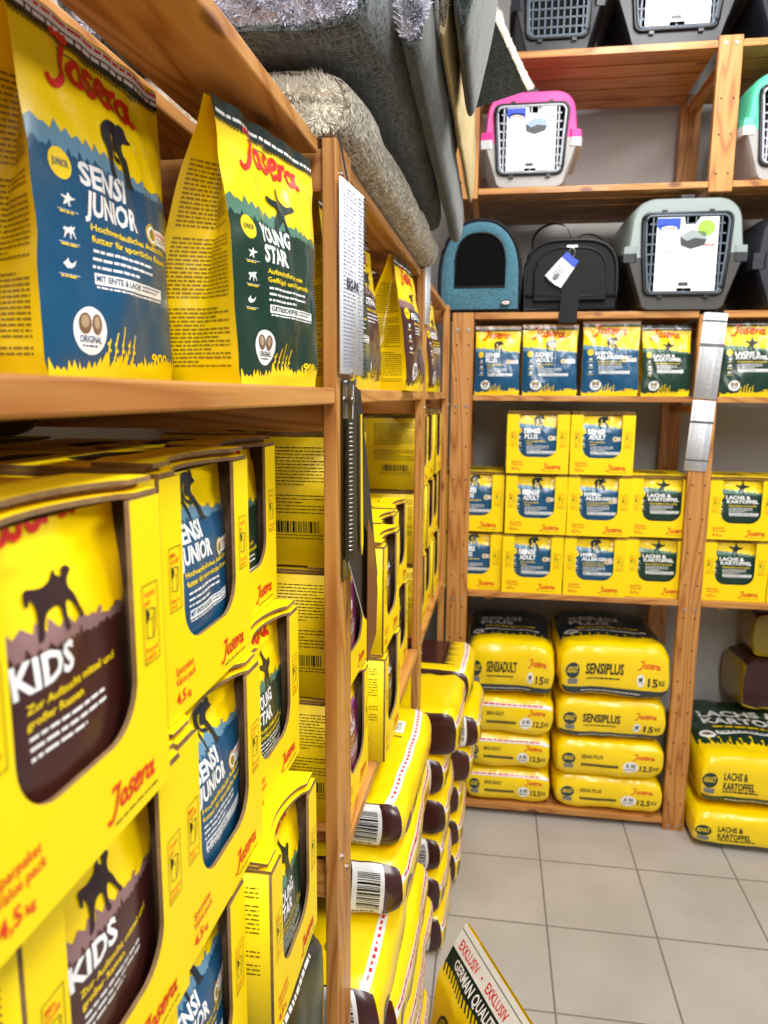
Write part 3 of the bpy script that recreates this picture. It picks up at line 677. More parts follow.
for q in (.638, .668): screw(up, (bx(q), 0, .41))

# left rack, turned slightly off the room's axis: local x points into the aisle, local y along the rack
LRZ = -0.02
left_rack = empty('wooden_shelf_rack', (-0.1934, 0, 0), LRZ); tag(left_rack, 'long pine rack running down the left side of the aisle, packed with yellow cartons', 'shelf rack')
def LW(x, y): c, s_ = math.cos(LRZ), math.sin(LRZ); return (-0.1934+x*c-y*s_, x*s_+y*c)
PY = ((-.02, .05), (.825, .903), (1.66, 1.732), (2.325, 2.39))
for k, (a, b) in enumerate(PY):
    part_box('post', left_rack, (-.016 if k else -.02, 0, a, b, 0, 1.752), 'pine_z')
    part_box('post', left_rack, (-.55, -.534, a, b, 0, 1.752), 'pine_z')
    for z in (.01, .835, 1.436, 1.70):
        part_box('side_rail', left_rack, (-.534, -.016, a+.012, b-.03, z, z+.030 if z != 1.70 else z+.045), 'pine_x')
    if k:
        for z in (.89, .845, 1.45, 1.72): screw(left_rack, (0, a+(.022 if z in (.89, 1.72) else .052), z if z != .845 else .855), axis=0, sg=1, r=.0042)
for (a, b) in ((.052, .823), (.905, 1.658), (1.734, 2.323)):
    for (za, zb, x1) in ((.866, .884, -.001 if a > .5 else -.05), (1.468, 1.486, -.001), (1.735, 1.750, -.019 if a < .5 else -.006), (.04, .058, -.001)):
        if za < .1 and a > .5: continue
        mb = MB()
        for q in range(5):
            xx = x1-q*.112; mb.box(xx-(.092 if q != 1 else .085), xx, a+.002, b-.002, za, zb, 'pine_y')
        mb.build('shelf_board', left_rack, bevel=.002)

# ------------------------------------------------------------------ cartons on the back rack
CW, CH, CD = 0.2, 0.193, 0.27
proto_back = make_carton(CW, CH, CD)
first = [True]
def put_carton(proto, flag, loc, rz, label, group, kind, baglabel, w, h, variant=0):
    c = proto if flag[0] else copy_tree(proto); flag[0] = False
    place(c, loc, rz); tag(c, label, 'carton', group)
    b = carton_bag(kind, w, h, variant); M = Matrix.Translation(Vector(loc)) @ Matrix.Rotation(rz, 4, 'Z'); p = M @ Vector((w/2, 0.052, 0.0035)); b.rotation_euler = (0, 0, rz); b.location = p
    tag(b, baglabel, 'pet food bag', 'bags inside the display cartons')
    return c
NAMES = {'sensi_plus': 'blue', 'sensi_adult': 'blue', 'hypoallergenic': 'blue', 'lachs': 'green', 'kids': 'brown', 'purple': 'purple', 'sensi_junior': 'blue', 'young_star': 'green', 'brown': 'brown'}
ORD = ['leftmost', 'second from the left', 'third from the left', 'fourth from the left', 'fifth from the left', 'rightmost']
z1, z2, z3 = .8185, .8185+CH+.0105, .8185+2*(CH+.0105)
rows = [(z1, [(-.160, 'sensi_plus'), (.044, 'sensi_adult'), (.2475, 'hypoallergenic'), (.451, 'lachs'), (.694, 'lachs'), (.898, 'lachs')], 'bottom row'),
        (z2, [(-.155, 'sensi_plus'), (.048, 'sensi_adult'), (.250, 'hypoallergenic'), (.453, 'lachs'), (.698, 'lachs'), (.902, 'lachs')], 'second row'),
        (z3, [(.046, 'sensi_plus'), (.251, 'sensi_adult')], 'top pair')]
yb = [2.456, 2.458, 2.454, 2.474, 2.474, 2.476]
for z, items, rn in rows:
    for i, (x, kd) in enumerate(items):
        xx = x; wsc = 1
        if i == 0 and z < z3: xx = -.159 if False else x
        pos = ORD[i] if z != z3 else ('left one' if i == 0 else 'right one')
        if i == 5: pos = 'rightmost'
        if xx < -.1: xx = -.069+.0; 
        if i == 1 and z < z3: pass
        lab = 'yellow carton with %s bag, back rack %s, %s' % (NAMES[kd], rn, pos)
        bl = '%s bag inside the carton in back rack %s, %s' % (NAMES[kd], rn, pos)
        y = yb[i]
        if i == 0 and z < z3: xx = -.1575; y = 2.476   # slides in behind the post
        put_carton(proto_back, first, (xx, y, z), 0, lab, 'yellow cartons on the back rack', kd, bl, CW, CH, i)

# ------------------------------------------------------------------ cartons on the left rack (turned to face the aisle)
LW_, LH_, LD_ = 0.165, 0.172, 0.25
protoL = make_carton(LW_, LH_, LD_); fl = [True]
def put_left(x, y, z, kind, desc, variant=0, dr=0.0):
    px_, py_ = LW(x, y)
    put_carton(protoL, fl, (px_, py_, z), math.pi/2+LRZ+dr, 'yellow carton with %s bag, left rack %s' % (NAMES[kind], desc), 'yellow cartons on the left rack', kind,
               '%s bag in the carton, left rack %s' % (NAMES[kind], desc), LW_, LH_, variant)
zt, zm, zl = 1.2510, 1.0676, .8845
put_left(.0, .222, zt, 'kids', 'near bay top row, nearest to the camera', 0)
put_left(-.03, .447, zt, 'sensi_junior', 'near bay top row, middle', 0)
put_left(-.060, .616, zt, 'young_star', 'near bay top row, next to the post', 0)
put_left(-.015, .268, zm, 'kids', 'near bay second row, nearest to the camera', 1)
put_left(-.020, .440, zm, 'sensi_junior', 'near bay second row, middle', 1)
put_left(-.034, .611, zm, 'young_star', 'near bay second row, next to the post', 1)
put_left(-.03, .220, zl, 'kids', 'near bay bottom row, nearest to the camera', 0)
put_left(-.022, .395, zl, 'sensi_junior', 'near bay bottom row, middle', 0)
put_left(.0, .570, zl, 'young_star', 'near bay bottom row, next to the post', 0, 0.02)
b2 = [(-.012, .925, 'purple'), (.012, 1.11, 'brown'), (-.02, 1.285, 'kids'), (-.022, 1.462, 'kids')]
for r_, (z, rn) in enumerate(((zl, 'bottom row'), (zm, 'second row'))):
    for i, (x, y, kd) in enumerate(b2): put_left(x-.004*r_, y+.003*r_, z, kd, 'middle bay %s, %s' % (rn, ('against the near post', 'second from the near post', 'third from the near post', 'against the far post')[i]), r_)
put_left(-.02, .935, zt, 'purple', 'middle bay top row, alone', 0)
for r_, (z, rn) in enumerate(((zl, 'bottom row'), (zm, 'second row'), (zt, 'top row'))):
    for i, y in enumerate((1.755, 1.935, 2.12)):
        put_left(-.012-.006*((i+r_) % 2), y, z, 'kids' if (i+r_) % 2 else 'brown', 'far bay %s, %s' % (rn, ('nearest', 'middle', 'farthest')[i]), r_)
for k_, (yy_, dd_) in enumerate(((.33, 'nearer'), (.64, 'farther'))):
    fb_ = sack(.28, .2, .034, {}, 70+k_, amp=.003, top='film_brown', front='film_brown', end='film_brown', side='film_brown'); place(fb_, (*LW(-.44, yy_), zt-.004+LH_+.0112), math.pi/2+LRZ); tag(fb_, 'added brown filler bag darkening the gap above back cartons in near bay, %s one' % dd_, 'pet food bag')  # brown bags added only to keep the gap above the cartons dark
# second file of cartons behind, seen over the tops and through the ladder
def plain(x, y, z, desc):
    c = copy_tree(protoL); px_, py_ = LW(x, y); place(c, (px_, py_, z), math.pi/2+LRZ); tag(c, 'plain yellow carton behind the front ones, left rack %s' % desc, 'carton', 'yellow cartons on the left rack')
for i, y in enumerate((.25, .425, .60)): plain(-.315, y, zt-.004, 'near bay, back file %s' % ('nearest', 'middle', 'farthest')[i])
for i, y in enumerate((1.755, 1.935, 2.12)): plain(-.29, y, zt, 'far bay, back file %s' % ('nearest', 'middle', 'farthest')[i])

# ------------------------------------------------------------------ small bags
ZS = 1.4865
def put_bag(o, xy, z, rz, label, group, tilt=(0, 0)): place(o, (xy[0], xy[1], z), rz, tilt); return tag(o, label, 'pet food bag', group)
GB = 'small food bags standing on the left rack shelf'
put_bag(small_bag('sensi_junior', 0.182, 0.245, 0.085, 1, 0.006, fwd=.8, wt=.06), (-.333, .545), ZS, R(87), 'blue small food bag nearest to the camera on the left shelf, reading SENSI JUNIOR', GB)
put_bag(small_bag('young_star', 0.168, 0.232, 0.082, 2, 0.0075, fwd=.7, wt=.2), (-.245, .705), ZS, R(78), 'crumpled dark green small food bag on the left shelf, next to the first post', GB)
gb = small_bag('lachs', 0.165, 0.235, 0.08, 4, 0.006)
put_bag(gb, (-.40, .735), ZS, R(84), 'yellow small food bag standing behind the crumpled green bag near the first post', GB)
g2 = small_bag('young_star', 0.16, 0.235, 0.07, 5, 0.005)
put_bag(g2, (-.225, 1.0), ZS, R(83), 'green small food bag half hidden behind the hanging price list', GB)
put_bag(small_bag('brown', 0.15, 0.24, 0.07, 6, 0.005), (-.235, 1.175), ZS, R(84), 'brown small food bag beside the second bay green bag', GB)
put_bag(small_bag('brown', 0.16, 0.24, 0.085, 7, 0.006), (-.195, 1.43), ZS, R(84), 'yellow sided brown small food bag with creased top, just before the second post', GB)
put_bag(small_bag('kids', 0.16, 0.235, 0.08, 8, 0.006), (-.19, 1.86), ZS, R(84), 'brown small food bag just beyond the second post of the left rack', GB)
put_bag(small_bag('kids', 0.16, 0.23, 0.08, 9, 0.006), (-.33, 2.08), ZS, R(80), 'yellow small food bag farthest along the left rack', GB)
GB2 = 'small food bags on the back rack shelf'
ZB = 1.4805
bl = [('sensi_plus', .006, .148, 0.222, 'blue small food bag at the left end of the back rack, beside the post', 0), ('sensi_adult', .173, .178, .226, 'blue small food bag second from the left on the back rack, pale creases', 2),
      ('hypoallergenic', .366, .178, .236, 'blue small food bag with bright folds, third from the left on the back rack', -3), ('lachs', .533, .152, .222, 'green small food bag left of the price strip on the back rack', 3),
      ('lachs', .784, .17, .235, 'green small food bag right of the price strip on the back rack', -2), ('lachs', .955, .155, .23, 'green small food bag at the right edge of the photo on the back rack', 0)]
for i, (k, x, w_, h_, lab, rz) in enumerate(bl): put_bag(small_bag(k, w_, h_, 0.08, 11+i, 0.006), (x, 2.505), ZB, R(rz), lab, GB2)

# ------------------------------------------------------------------ big sacks on the back rack
fa = {}
f15 = fin_face('f15', art_sack_front('SENSIPLUS', '15', 'film_navy'))
f15b = fin_face('f15b', art_sack_front('SENSIADULT', '15', 'film_navy'))
f12 = fin_face('f12', art_sack_front('SENSI PLUS', '12.5', small=True)); f12s = fin_face('f12s', art_sack_front('SENSI ADULT', '12.5', strip=True, small=True))
fl_ = fin_face('fl', art_sack_front('LACHS &\nKARTOFFEL', '12.5', 'film_green', 'film_green', two=True))
tpl = fin_face('tpl', art_sack_top('SENSI\nPLUS', 'film_blue_dark'), face='top'); tlk = fin_face('tlk', art_sack_top('LACHS &\nKARTOFFEL', 'film_green'), face='top')
GS = 'large food sacks stacked flat in the back rack'
def put_sack(o, loc, rz, label, group, tilt=(0, 0)): place(o, loc, rz, tilt); return tag(o, label, 'pet food sack', group)
yc = 2.449+.225
for i, (z, h, art, lab) in enumerate(((.044, .128, f12, 'bottom of the right pile'), (.172, .132, f12, 'second up in the right pile'), (.306, .148, f15, 'third up in the right pile, reading SENSIPLUS'), (.456, .19, f15, 'thick topmost SENSIPLUS sack of the right pile'))):
    put_sack(sack(.372, .43, h, {'front': art, 'top': tpl if i == 3 else None}, 20+i, top='film_yellow', bow=.02 if i == 3 else 0), (.431-.003*(i % 2), yc-.008*(i % 2)-.006, z), R(.5*(i % 2)), 'yellow food sack in back rack, %s' % lab, GS)
for i, (z, h, art, lab) in enumerate(((.044, .128, f12s, 'bottom of the left pile'), (.174, .128, f12s, 'second up in the left pile'), (.304, .135, f12s, 'third up in the left pile'), (.442, .19, f15b, 'thick topmost sack of the left pile'))):
    put_sack(sack(.308, .43, h, {'front': art, 'top': tpl if i == 3 else None}, 30+i, bow=.02 if i == 3 else 0), (.0865-.003*(i % 2), yc-.004*i-.004, z), R(-.6*(i % 2)), 'yellow food sack in back rack, %s' % lab, GS)
put_sack(sack(.44, .5, .125, {'front': fl_}, 41), (.92, 2.60, .001), R(-2), 'large yellow LACHS & KARTOFFEL sack lying on the floor right of the middle post', 'large sacks in the right bay')
put_sack(sack(.42, .5, .185, {'front': fl_, 'top': tlk}, 42, top='film_green', back='film_green', bow=.01), (.925, 2.64, .128), R(-1), 'large green topped LACHS & KARTOFFEL sack lying on the yellow one', 'large sacks in the right bay')
put_sack(sack(.34, .2, .2, {}, 43, top='film_brown', end='film_olive', front='film_brown'), (1.09, 2.83, .335), R(4), 'dark brown and yellow sack at the right photo edge below the cartons', 'large sacks in the right bay')
put_sack(sack(.32, .2, .17, {}, 44, top='film_brown', end='film_olive', front='film_olive'), (1.12, 2.83, .54), R(-3), 'upper dark sack at the right photo edge below the cartons', 'large sacks in the right bay')

# ------------------------------------------------------------------ big sacks on the floor under the left rack
def art_end(bar=True, txt='12'):
    def mk():
        w, h = .36, .11; A = Art(w, h)
        if bar: A.rect(2, 'film_white', w*.745, h*.02, w*.90, h*.98); A.barcode(3, 'film_black', w*.77, w*.88, h*.2, h*.85, 16, 3, False); A.lines(3, 'film_grey', w*.73, w*.86, h*.06, h*.16, 1, .4, 3, .006)
        else: A.text(2, 'film_white', '2', w*.55, h*.25, h*.22, bold=.03); A.text(2, 'film_white', 'kg', w*.62, h*.5, h*.16, bold=.02); A.lines(2, 'film_white', w*.2, w*.5, h*.5, h*.8, 2, .4, 3, .01)
        A.grass(1, 'film_yellow', 0, w*.08, 0, h*.9, .004, .01)
        return A
    return mk
def art_side(strip=True):
    def mk():
        w, h = .4, .11; A = Art(w, h)
        if strip: A.rect(1, 'film_white', 0, h*.72, w, h*.88); A.lines(2, 'film_red', .01, w, h*.76, h*.83, 1, .8, 3, .014)
        A.text(1, 'film_black', 'DAILY ADULT', w*.2, h*.3, h*.2, width=w*.4, bold=.02); A.ell(1, 'film_brown', w*.1, h*.42, w*.05, h*.22); A.logo(1, 'film_red', w*.66, h*.35, w*.25, 0, .22)
        return A
    return mk
def art_floor_top(sticker):
    def mk():
        w, d = .36, .4; A = Art(w, d)
        A.rect(1, 'film_white', w*.93, 0, w*.975, d); A.lines(2, 'film_red', w*.945, w*.96, .01, d, 26, .6, 2, .01)
        A.grass(1, 'film_brown', 0, w*.5, d*.85, d*.9, -.03, .012)
        if sticker == 1: A.rect(2, 'film_white', w*.76, d*.66, w*.88, d*.80); A.lines(3, 'film_black', w*.78, w*.86, d*.68, d*.78, 5, .4, 3, .006); A.lines(2, 'film_black', w*.76, w*.88, d*.60, d*.63, 1, .5, 3, .006)
        if sticker == 2: A.rect(2, 'film_white', w*.72, d*.20, w*.80, d*.40); A.lines(3, 'film_grey', w*.73, w*.79, d*.24, d*.38, 4, .4, 3, .006); A.ell(3, 'film_olive', w*.76, d*.20, w*.045, d*.04); A.ell(4, 'film_gold', w*.76, d*.20, w*.03, d*.028)
        if sticker == 3:
            A.rect(1, 'film_brown', 0, d*.15, w*.78, d)
            for k in range(26): yy = d*k/26; A.poly(1, 'film_brown', [(w*.77, max(yy, d*.15)), (w*(.82+.1*((k*7) % 5)/5), max(yy, d*.15)+d*.015), (w*.77, max(yy, d*.15)+d*.04)])
            return A
        A.lines(1, 'film_black', w*.3, w*.42, d*.2, d*.7, 5, .5, 2, .02)
        return A
    return mk
e1 = fin_face('e1', art_end(True)); e2 = fin_face('e2', art_end(False)); sd_ = fin_face('sd', art_side(), face='right'); sd2 = fin_face('sd2', art_side(False), face='right'); t1 = fin_face('t1', art_floor_top(1), face='top'); t2 = fin_face('t2', art_floor_top(2), face='top'); t3 = fin_face('t3', art_floor_top(3), face='top')
GF = 'large food sacks piled on the floor under the left rack'
def fsack(xr, y0, z, h, d, w, lab, seed, endbar=True, top=None, rz=0, tilt=(0, 0), fr='film_brown'):
    px_, py_ = xr-w/2, y0+d/2
    put_sack(sack(w, d, h, {'front': e1 if endbar else e2, 'right': sd2 if top else sd_, 'top': top}, seed, amp=.007, front=fr, end='film_yellow', back='film_brown'), (px_, py_, z), LRZ+rz, 'yellow sack with brown end, %s' % lab, GF, tilt)
zz = .70
piles = [('nearest pile', -.112, 1.09, .36, .40, [(.735, 0, .0, True, t1), (.628, .002, -.03, True, None), (.52, -.015, -.17, True, t2), (.41, .002, -.06, True, None), (.30, .008, -.02, False, None), (.19, .004, -.05, True, None), (.08, .008, -.03, False, None)]),
         ('middle pile', -.082, 1.742, .36, .275, [(.565, .026, 0, False, None), (.455, -.006, .0, True, None), (.345, .0, .0, False, None), (.235, -.01, .0, True, None), (.12, -.004, .0, False, None)]),
         ('farthest pile', -.058, 2.03, .37, .275, [(.565, .022, 0, False, t3), (.45, .052, .0, True, None), (.34, .03, 0, False, None), (.23, .0, .0, True, None), (.12, .006, .0, False, None)])]
PN = ['topmost', 'second from top', 'third from top', 'fourth from top', 'fifth from top', 'sixth from top', 'seventh from top']
for pi, (pn, xr, y0, w_, d_, L_) in enumerate(piles):
    for i, (z, dx, dy, bar, tp) in enumerate(L_):
        zb_ = z; h_ = (L_[i-1][0]-z) if i else (.088 if pi == 0 else .13)
        h_ = h_*1.0-.001
        fsack(xr+dx, y0+dy, zb_, h_, d_, w_, '%s of the %s under left rack' % (PN[i], pn), 50+pi*9+i, bar, tp, rz=R((-1, 1, .5, -.5)[i % 4]) if pi == 0 else 0)
    # lowest one on the floor
    z = L_[-1][0]; fsack(xr, y0-.0, .001, z-.002, d_, w_, 'lowest of the %s, resting on the floor' % pn, 80+pi, True, None)
# dark green sack low in the near bay
def art_green():
    w, h = .4, .2; A = Art(w, h); A.rect(1, 'film_black', 0, h*.9, w, h); A.lines(2, 'film_white', .004, w, h*.92, h*.975, 1, .6, 2, .012)
    for k in range(9):
        gx = w*(.3+.08*k); A.stroke(2, 'film_yellow', [(gx, 0), (gx+.004, h*(.3+.12*(k % 3)))], .003)
        for q in range(6): A.ell(2, 'film_yellow', gx+.008*((q % 2)*2-1), h*(.12+.07*q), .007, .004, 6)
    return A
gs = sack(.4, .22, .25, {'front': fin_face('gr', art_green)}, 91, amp=.004, front='film_green', top='film_green', end='film_green', back='film_green')
place(gs, (*LW(-.118, .60), .607), math.pi/2+LRZ); tag(gs, 'dark green sack with yellow plants, low in the near bay of the left rack', 'pet food sack')
gs2 = sack(.42, .42, .2, {}, 92); place(gs2, (*LW(-.24, .60), .40), math.pi/2+LRZ); tag(gs2, 'yellow sack under the dark green sack in the near bay', 'pet food sack')
gs3 = sack(.42, .42, .2, {}, 93); place(gs3, (*LW(-.24, .60), .20), math.pi/2+LRZ); tag(gs3, 'second yellow sack below the dark green sack in the near bay', 'pet food sack')
gs4 = sack(.42, .42, .14, {}, 94); place(gs4, (*LW(-.24, .60), .059), math.pi/2+LRZ); tag(gs4, 'lowest yellow sack in the near bay of the left rack', 'pet food sack')

# ------------------------------------------------------------------ bag standing in the aisle at the bottom edge
def fg_bag():
    w, h, d0 = .36, .695, .11; nu, nv = 40, 60; A = Art(w, h)
    A.rect(1, 'film_white', 0, h*.955, w, h); A.rect(1, 'film_green_dark', 0, h*.925, w, h*.955); A.rect(2, 'film_grey', 0, h*.988, w, h*.99)
    x = w*.035
    while x < w: A.text(2, 'film_red', 'EXKLUSIV', x, h*.962, h*.017, width=w*.16, bold=.02); A.ell(2, 'film_red', x+w*.195, h*.97, .0018, .0018, 10); x += w*.235
    x = w*.06
    while x < w: A.text(2, 'film_white', 'GERMAN QUALITY', x, h*.932, h*.018, width=w*.36, bold=.025); x += w*.42
    for k in range(int(w/.006)): A.stroke(1, 'film_green_dark', [(k*.009, h*.927), (k*.009+.008, h*.912)], .003)
    A.ell(2, 'film_green_dark', w*.16, h*.80, w*.09, h*.06, 30); A.ell(3, 'film_olive', w*.16, h*.80, w*.082, h*.054, 30); A.ell(4, 'film_green_dark', w*.16, h*.80, w*.05, h*.035)
    A.grass(1, 'film_brown', 0, w, 0, h*.45, h*.05, .01, 4); A.logo(1, 'film_red', w*.25, h*.68, w*.5)
    fin = A.finalize(nu, nv); mb = MB()
    dep = lambda t: .004+(d0-.004)*(1-max(0, (t-.25)/.75)**1.6)
    lb = lambda t: max(0, t-.90)*h*.5
    G = np.array([[((i/nu-.5)*w*(1-.04*math.sin(math.pi*j/nv)), lb(j/nv)-dep(j/nv)/2-.02*math.sin(math.pi*i/nu)*math.sin(math.pi*min(1, j/nv*1.05))-.004*ns(i*.2, j*.15, 2)*(j < nv-3), j/nv*h) for j in range(nv+1)] for i in range(nu+1)])
    mb.grid(G, 'film_yellow'); lay(mb, G, fin)
    B = G[::-1].copy()
    for j in range(nv+1): B[:, j, 1] = lb(j/nv)+dep(j/nv)/2+.015*math.sin(math.pi*j/nv)
    mb.grid(B, 'film_yellow')
    for sd in (0, 1):
        a = G[0] if sd == 0 else G[-1]; b = B[-1] if sd == 0 else B[0]; H = np.zeros((9, nv+1, 3))
        for k in range(9):
            s_ = k/8
            for j in range(nv+1):
                d = dep(j/nv); ins = math.sqrt(max((d0/2)**2-(d/2)**2, 0))*.8; p = b[j]*(1-s_)+a[j]*s_ if sd == 0 else a[j]*(1-s_)+b[j]*s_
                H[k, j] = p+np.array(((1 if sd == 0 else -1)*ins*(1-abs(2*s_-1)), 0, 0))
        mb.grid(H, 'film_yellow')
    mb.add([G[i, 0] for i in range(nu+1)]+[B[i, 0] for i in range(nu+1)], [list(range(2*nu+2))], 'film_yellow')
    return mb.build('pet_food_bag')
fb = fg_bag(); place(fb, (0.036, 0.822, 0.002), R(-62.8))
FB = fb
tag(fb, 'yellow bag with white EXKLUSIV strip standing in the aisle at the bottom edge', 'pet food bag')

# ------------------------------------------------------------------ price lists and hanging boards
def price_list(nm, w, h, rows, label, loc, rz, tilt=(0, 0), gap=None):
    root = empty(nm, loc, rz); root.rotation_euler = (tilt[0], tilt[1], rz); tag(root, label, 'price list'); mb = MB(); mb.box(-w/2, w/2, -.0012, .0012, -h, 0, 'paper_white')
    A = Art(w, h); A.lines(1, 'tag_line', w*.08, w*.62, h*.03, h*.97, rows, .26, 2, w*.12); A.lines(1, 'tag_line', w*.72, w*.92, h*.03, h*.97, rows, .26, 5, w*.1)
    if gap: A.rect(2, 'paper_ink', 0, h*gap-.002, w, h*gap+.0015)
    lay(mb, flat(-w/2, w/2, -h, 0, -.0012), A.finalize(1, 1)); mb.build('sheet', root); return root
q = price_list('price_list', .07, .262, 44, 'upper white price strip fixed to the middle post of the back rack', (.667, 2.4465, 1.735), 0, (0, R(3.2)), .62)
q2 = price_list('price_list', .068, .222, 38, 'lower white price strip fixed to the middle post, hanging over its bare wood', (.652, 2.4465, 1.468), 0, (0, R(3.2)), .7)
for qq in (q, q2):
    mb = MB(); mb.box(-.036, .036, -.0026, -.0012, -.026 if qq is q else -.19, -.023 if qq is q else -.187, 'black_plastic'); mb.box(-.036, .036, -.0026, -.0012, -.096 if qq is q else -.07, -.093 if qq is q else -.067, 'black_plastic'); mb.build('rubber_band', qq)
# spiral bound price list on the first post
pl = price_list('price_list', .086, .21, 46, 'narrow white spiral bound price list hanging on the first post of the left rack', (*LW(.0088, .866), 1.712), R(83))
mb = MB()
for k in range(40):
    z = -.004-k*.0052; mb.tube([(.043+.0035*math.cos(a), .0035*math.sin(a), z) for a in np.linspace(0, 2*math.pi, 9)[:-1]], .0007, 'paper_ink', 5, True)
mb.build('spiral_binding', pl)
mb = MB(); mb.tube([(-.014, 0, -.002), (-.034, .004, .045)], .0012, 'paper_ink', 6); mb.build('hanging_cord', pl)
pad = MB(); A = Art(.03, .02); 
A.text(1, 'paper_ink', 'BIG-PA', -.024, -.115, .012, width=.045, bold=.03)
A.w, A.h = .06, .2; lay(pad, flat(-.031, .031, -.2, 0, -.0014), Art.finalize(A, 1, 1, (-.031, -.2, .031, 0))); pad.build('heading', pl)
# dark laminated leaves hanging below
hb = empty('hanging_leaflet', (*LW(.004, .872), 1.495)); tag(hb, 'dark laminated leaflets hanging edge-on from the first post below the price list', 'leaflet')
def leaf(name, P, t, m, rz, off=0):
    mb = MB(); mb.prism([(a, b) for a, b in P], off-t/2, off+t/2, m, 'paper_white' if m == 'laminate_dark' and off < -.003 else m, plane='xz'); o = mb.build(name, hb); o.rotation_euler = (0, 0, rz); return o
leaf('dark_leaf', [(0, -.005), (.018, -.012), (.070, -.25), (.060, -.32), (.03, -.30), (-.012, -.22)], .0014, 'laminate_dark', R(74), -.006)
leaf('dark_leaf', [(-.03, .0), (.02, .0), (.03, -.23), (-.03, -.24)], .0014, 'laminate_dark', R(84), -.001)
leaf('yellow_leaf', [(.012, -.04), (.015, -.04), (.020, -.20), (.017, -.215), (.014, -.20)], .001, 'yellow_plastic', R(76), -.010)
leaf('brown_reflection', [(.03, -.17), (.05, -.2), (.062, -.27), (.058, -.33), (.03, -.36)], .0014, 'reflection_brown', R(76), -.012)  # brown plate stands in for a reflection on the dark leaves
mb = MB()
for k in range(30): mb.tube([(-.026+.012*t, -.008-.003*math.sin(t*3.14), -.05-.0052*k) for t in (0, .25, .5, .75, 1)], .0009, 'steel', 5)
mb.box(-.026, .0, -.0066, -.005, -.215, -.045, 'black_plastic'); o = mb.build('comb_binding', hb); o.rotation_euler = (0, 0, R(84))
for p in ((-.012, -.006, .006), (.002, -.006, -.002), (-.006, -.006, -.022)):
    mb = MB(); mb.disc((p[0], p[1], p[2]), .004, -.002, 'steel', 1); o = mb.build('clip', hb); o.rotation_euler = (0, 0, R(84))
price_list('price_list', .05, .13, 22, 'small white price list at the top of the second post of the left rack', (*LW(.004, 1.70), 1.765), R(83))

# ------------------------------------------------------------------ folded pet mats on top of the left rack
def fleece(mb, G, m, n, ln, seed=0):
    """short tufts scattered on a surface grid"""
    rd = random.Random(seed); N = gnormals(G); nu, nv = G.shape[0]-1, G.shape[1]-1; vs = []; fs = []; nn = []
    for k in range(n):
        a = rd.random()*nu; b = rd.random()*nv; i = min(int(a), nu-1); j = min(int(b), nv-1); a -= i; b -= j
        p = G[i, j]*(1-a)*(1-b)+G[i+1, j]*a*(1-b)+G[i, j+1]*(1-a)*b+G[i+1, j+1]*a*b; q = N[i, j]
        cl = np.array((ns(p[0]*40, p[1]*40, p[2]*40+seed), ns(p[1]*40, p[2]*40+seed, p[0]*40), ns(p[2]*40+seed, p[0]*40, p[1]*40)))
        d = q+cl*1.5+np.array((rd.uniform(-.5, .5), rd.uniform(-.5, .5), rd.uniform(-.5, .5))); l = ln*rd.uniform(.5, 1.1); t = np.cross(d, (rd.uniform(-1, 1), rd.uniform(-1, 1), rd.uniform(-1, 1))); t = t/(np.linalg.norm(t)+1e-9)*ln*.22
        c = len(vs); vs += [p-t, p+t, p+d*l]; fs.append([c, c+1, c+2])
    mb.add(vs, fs, m)
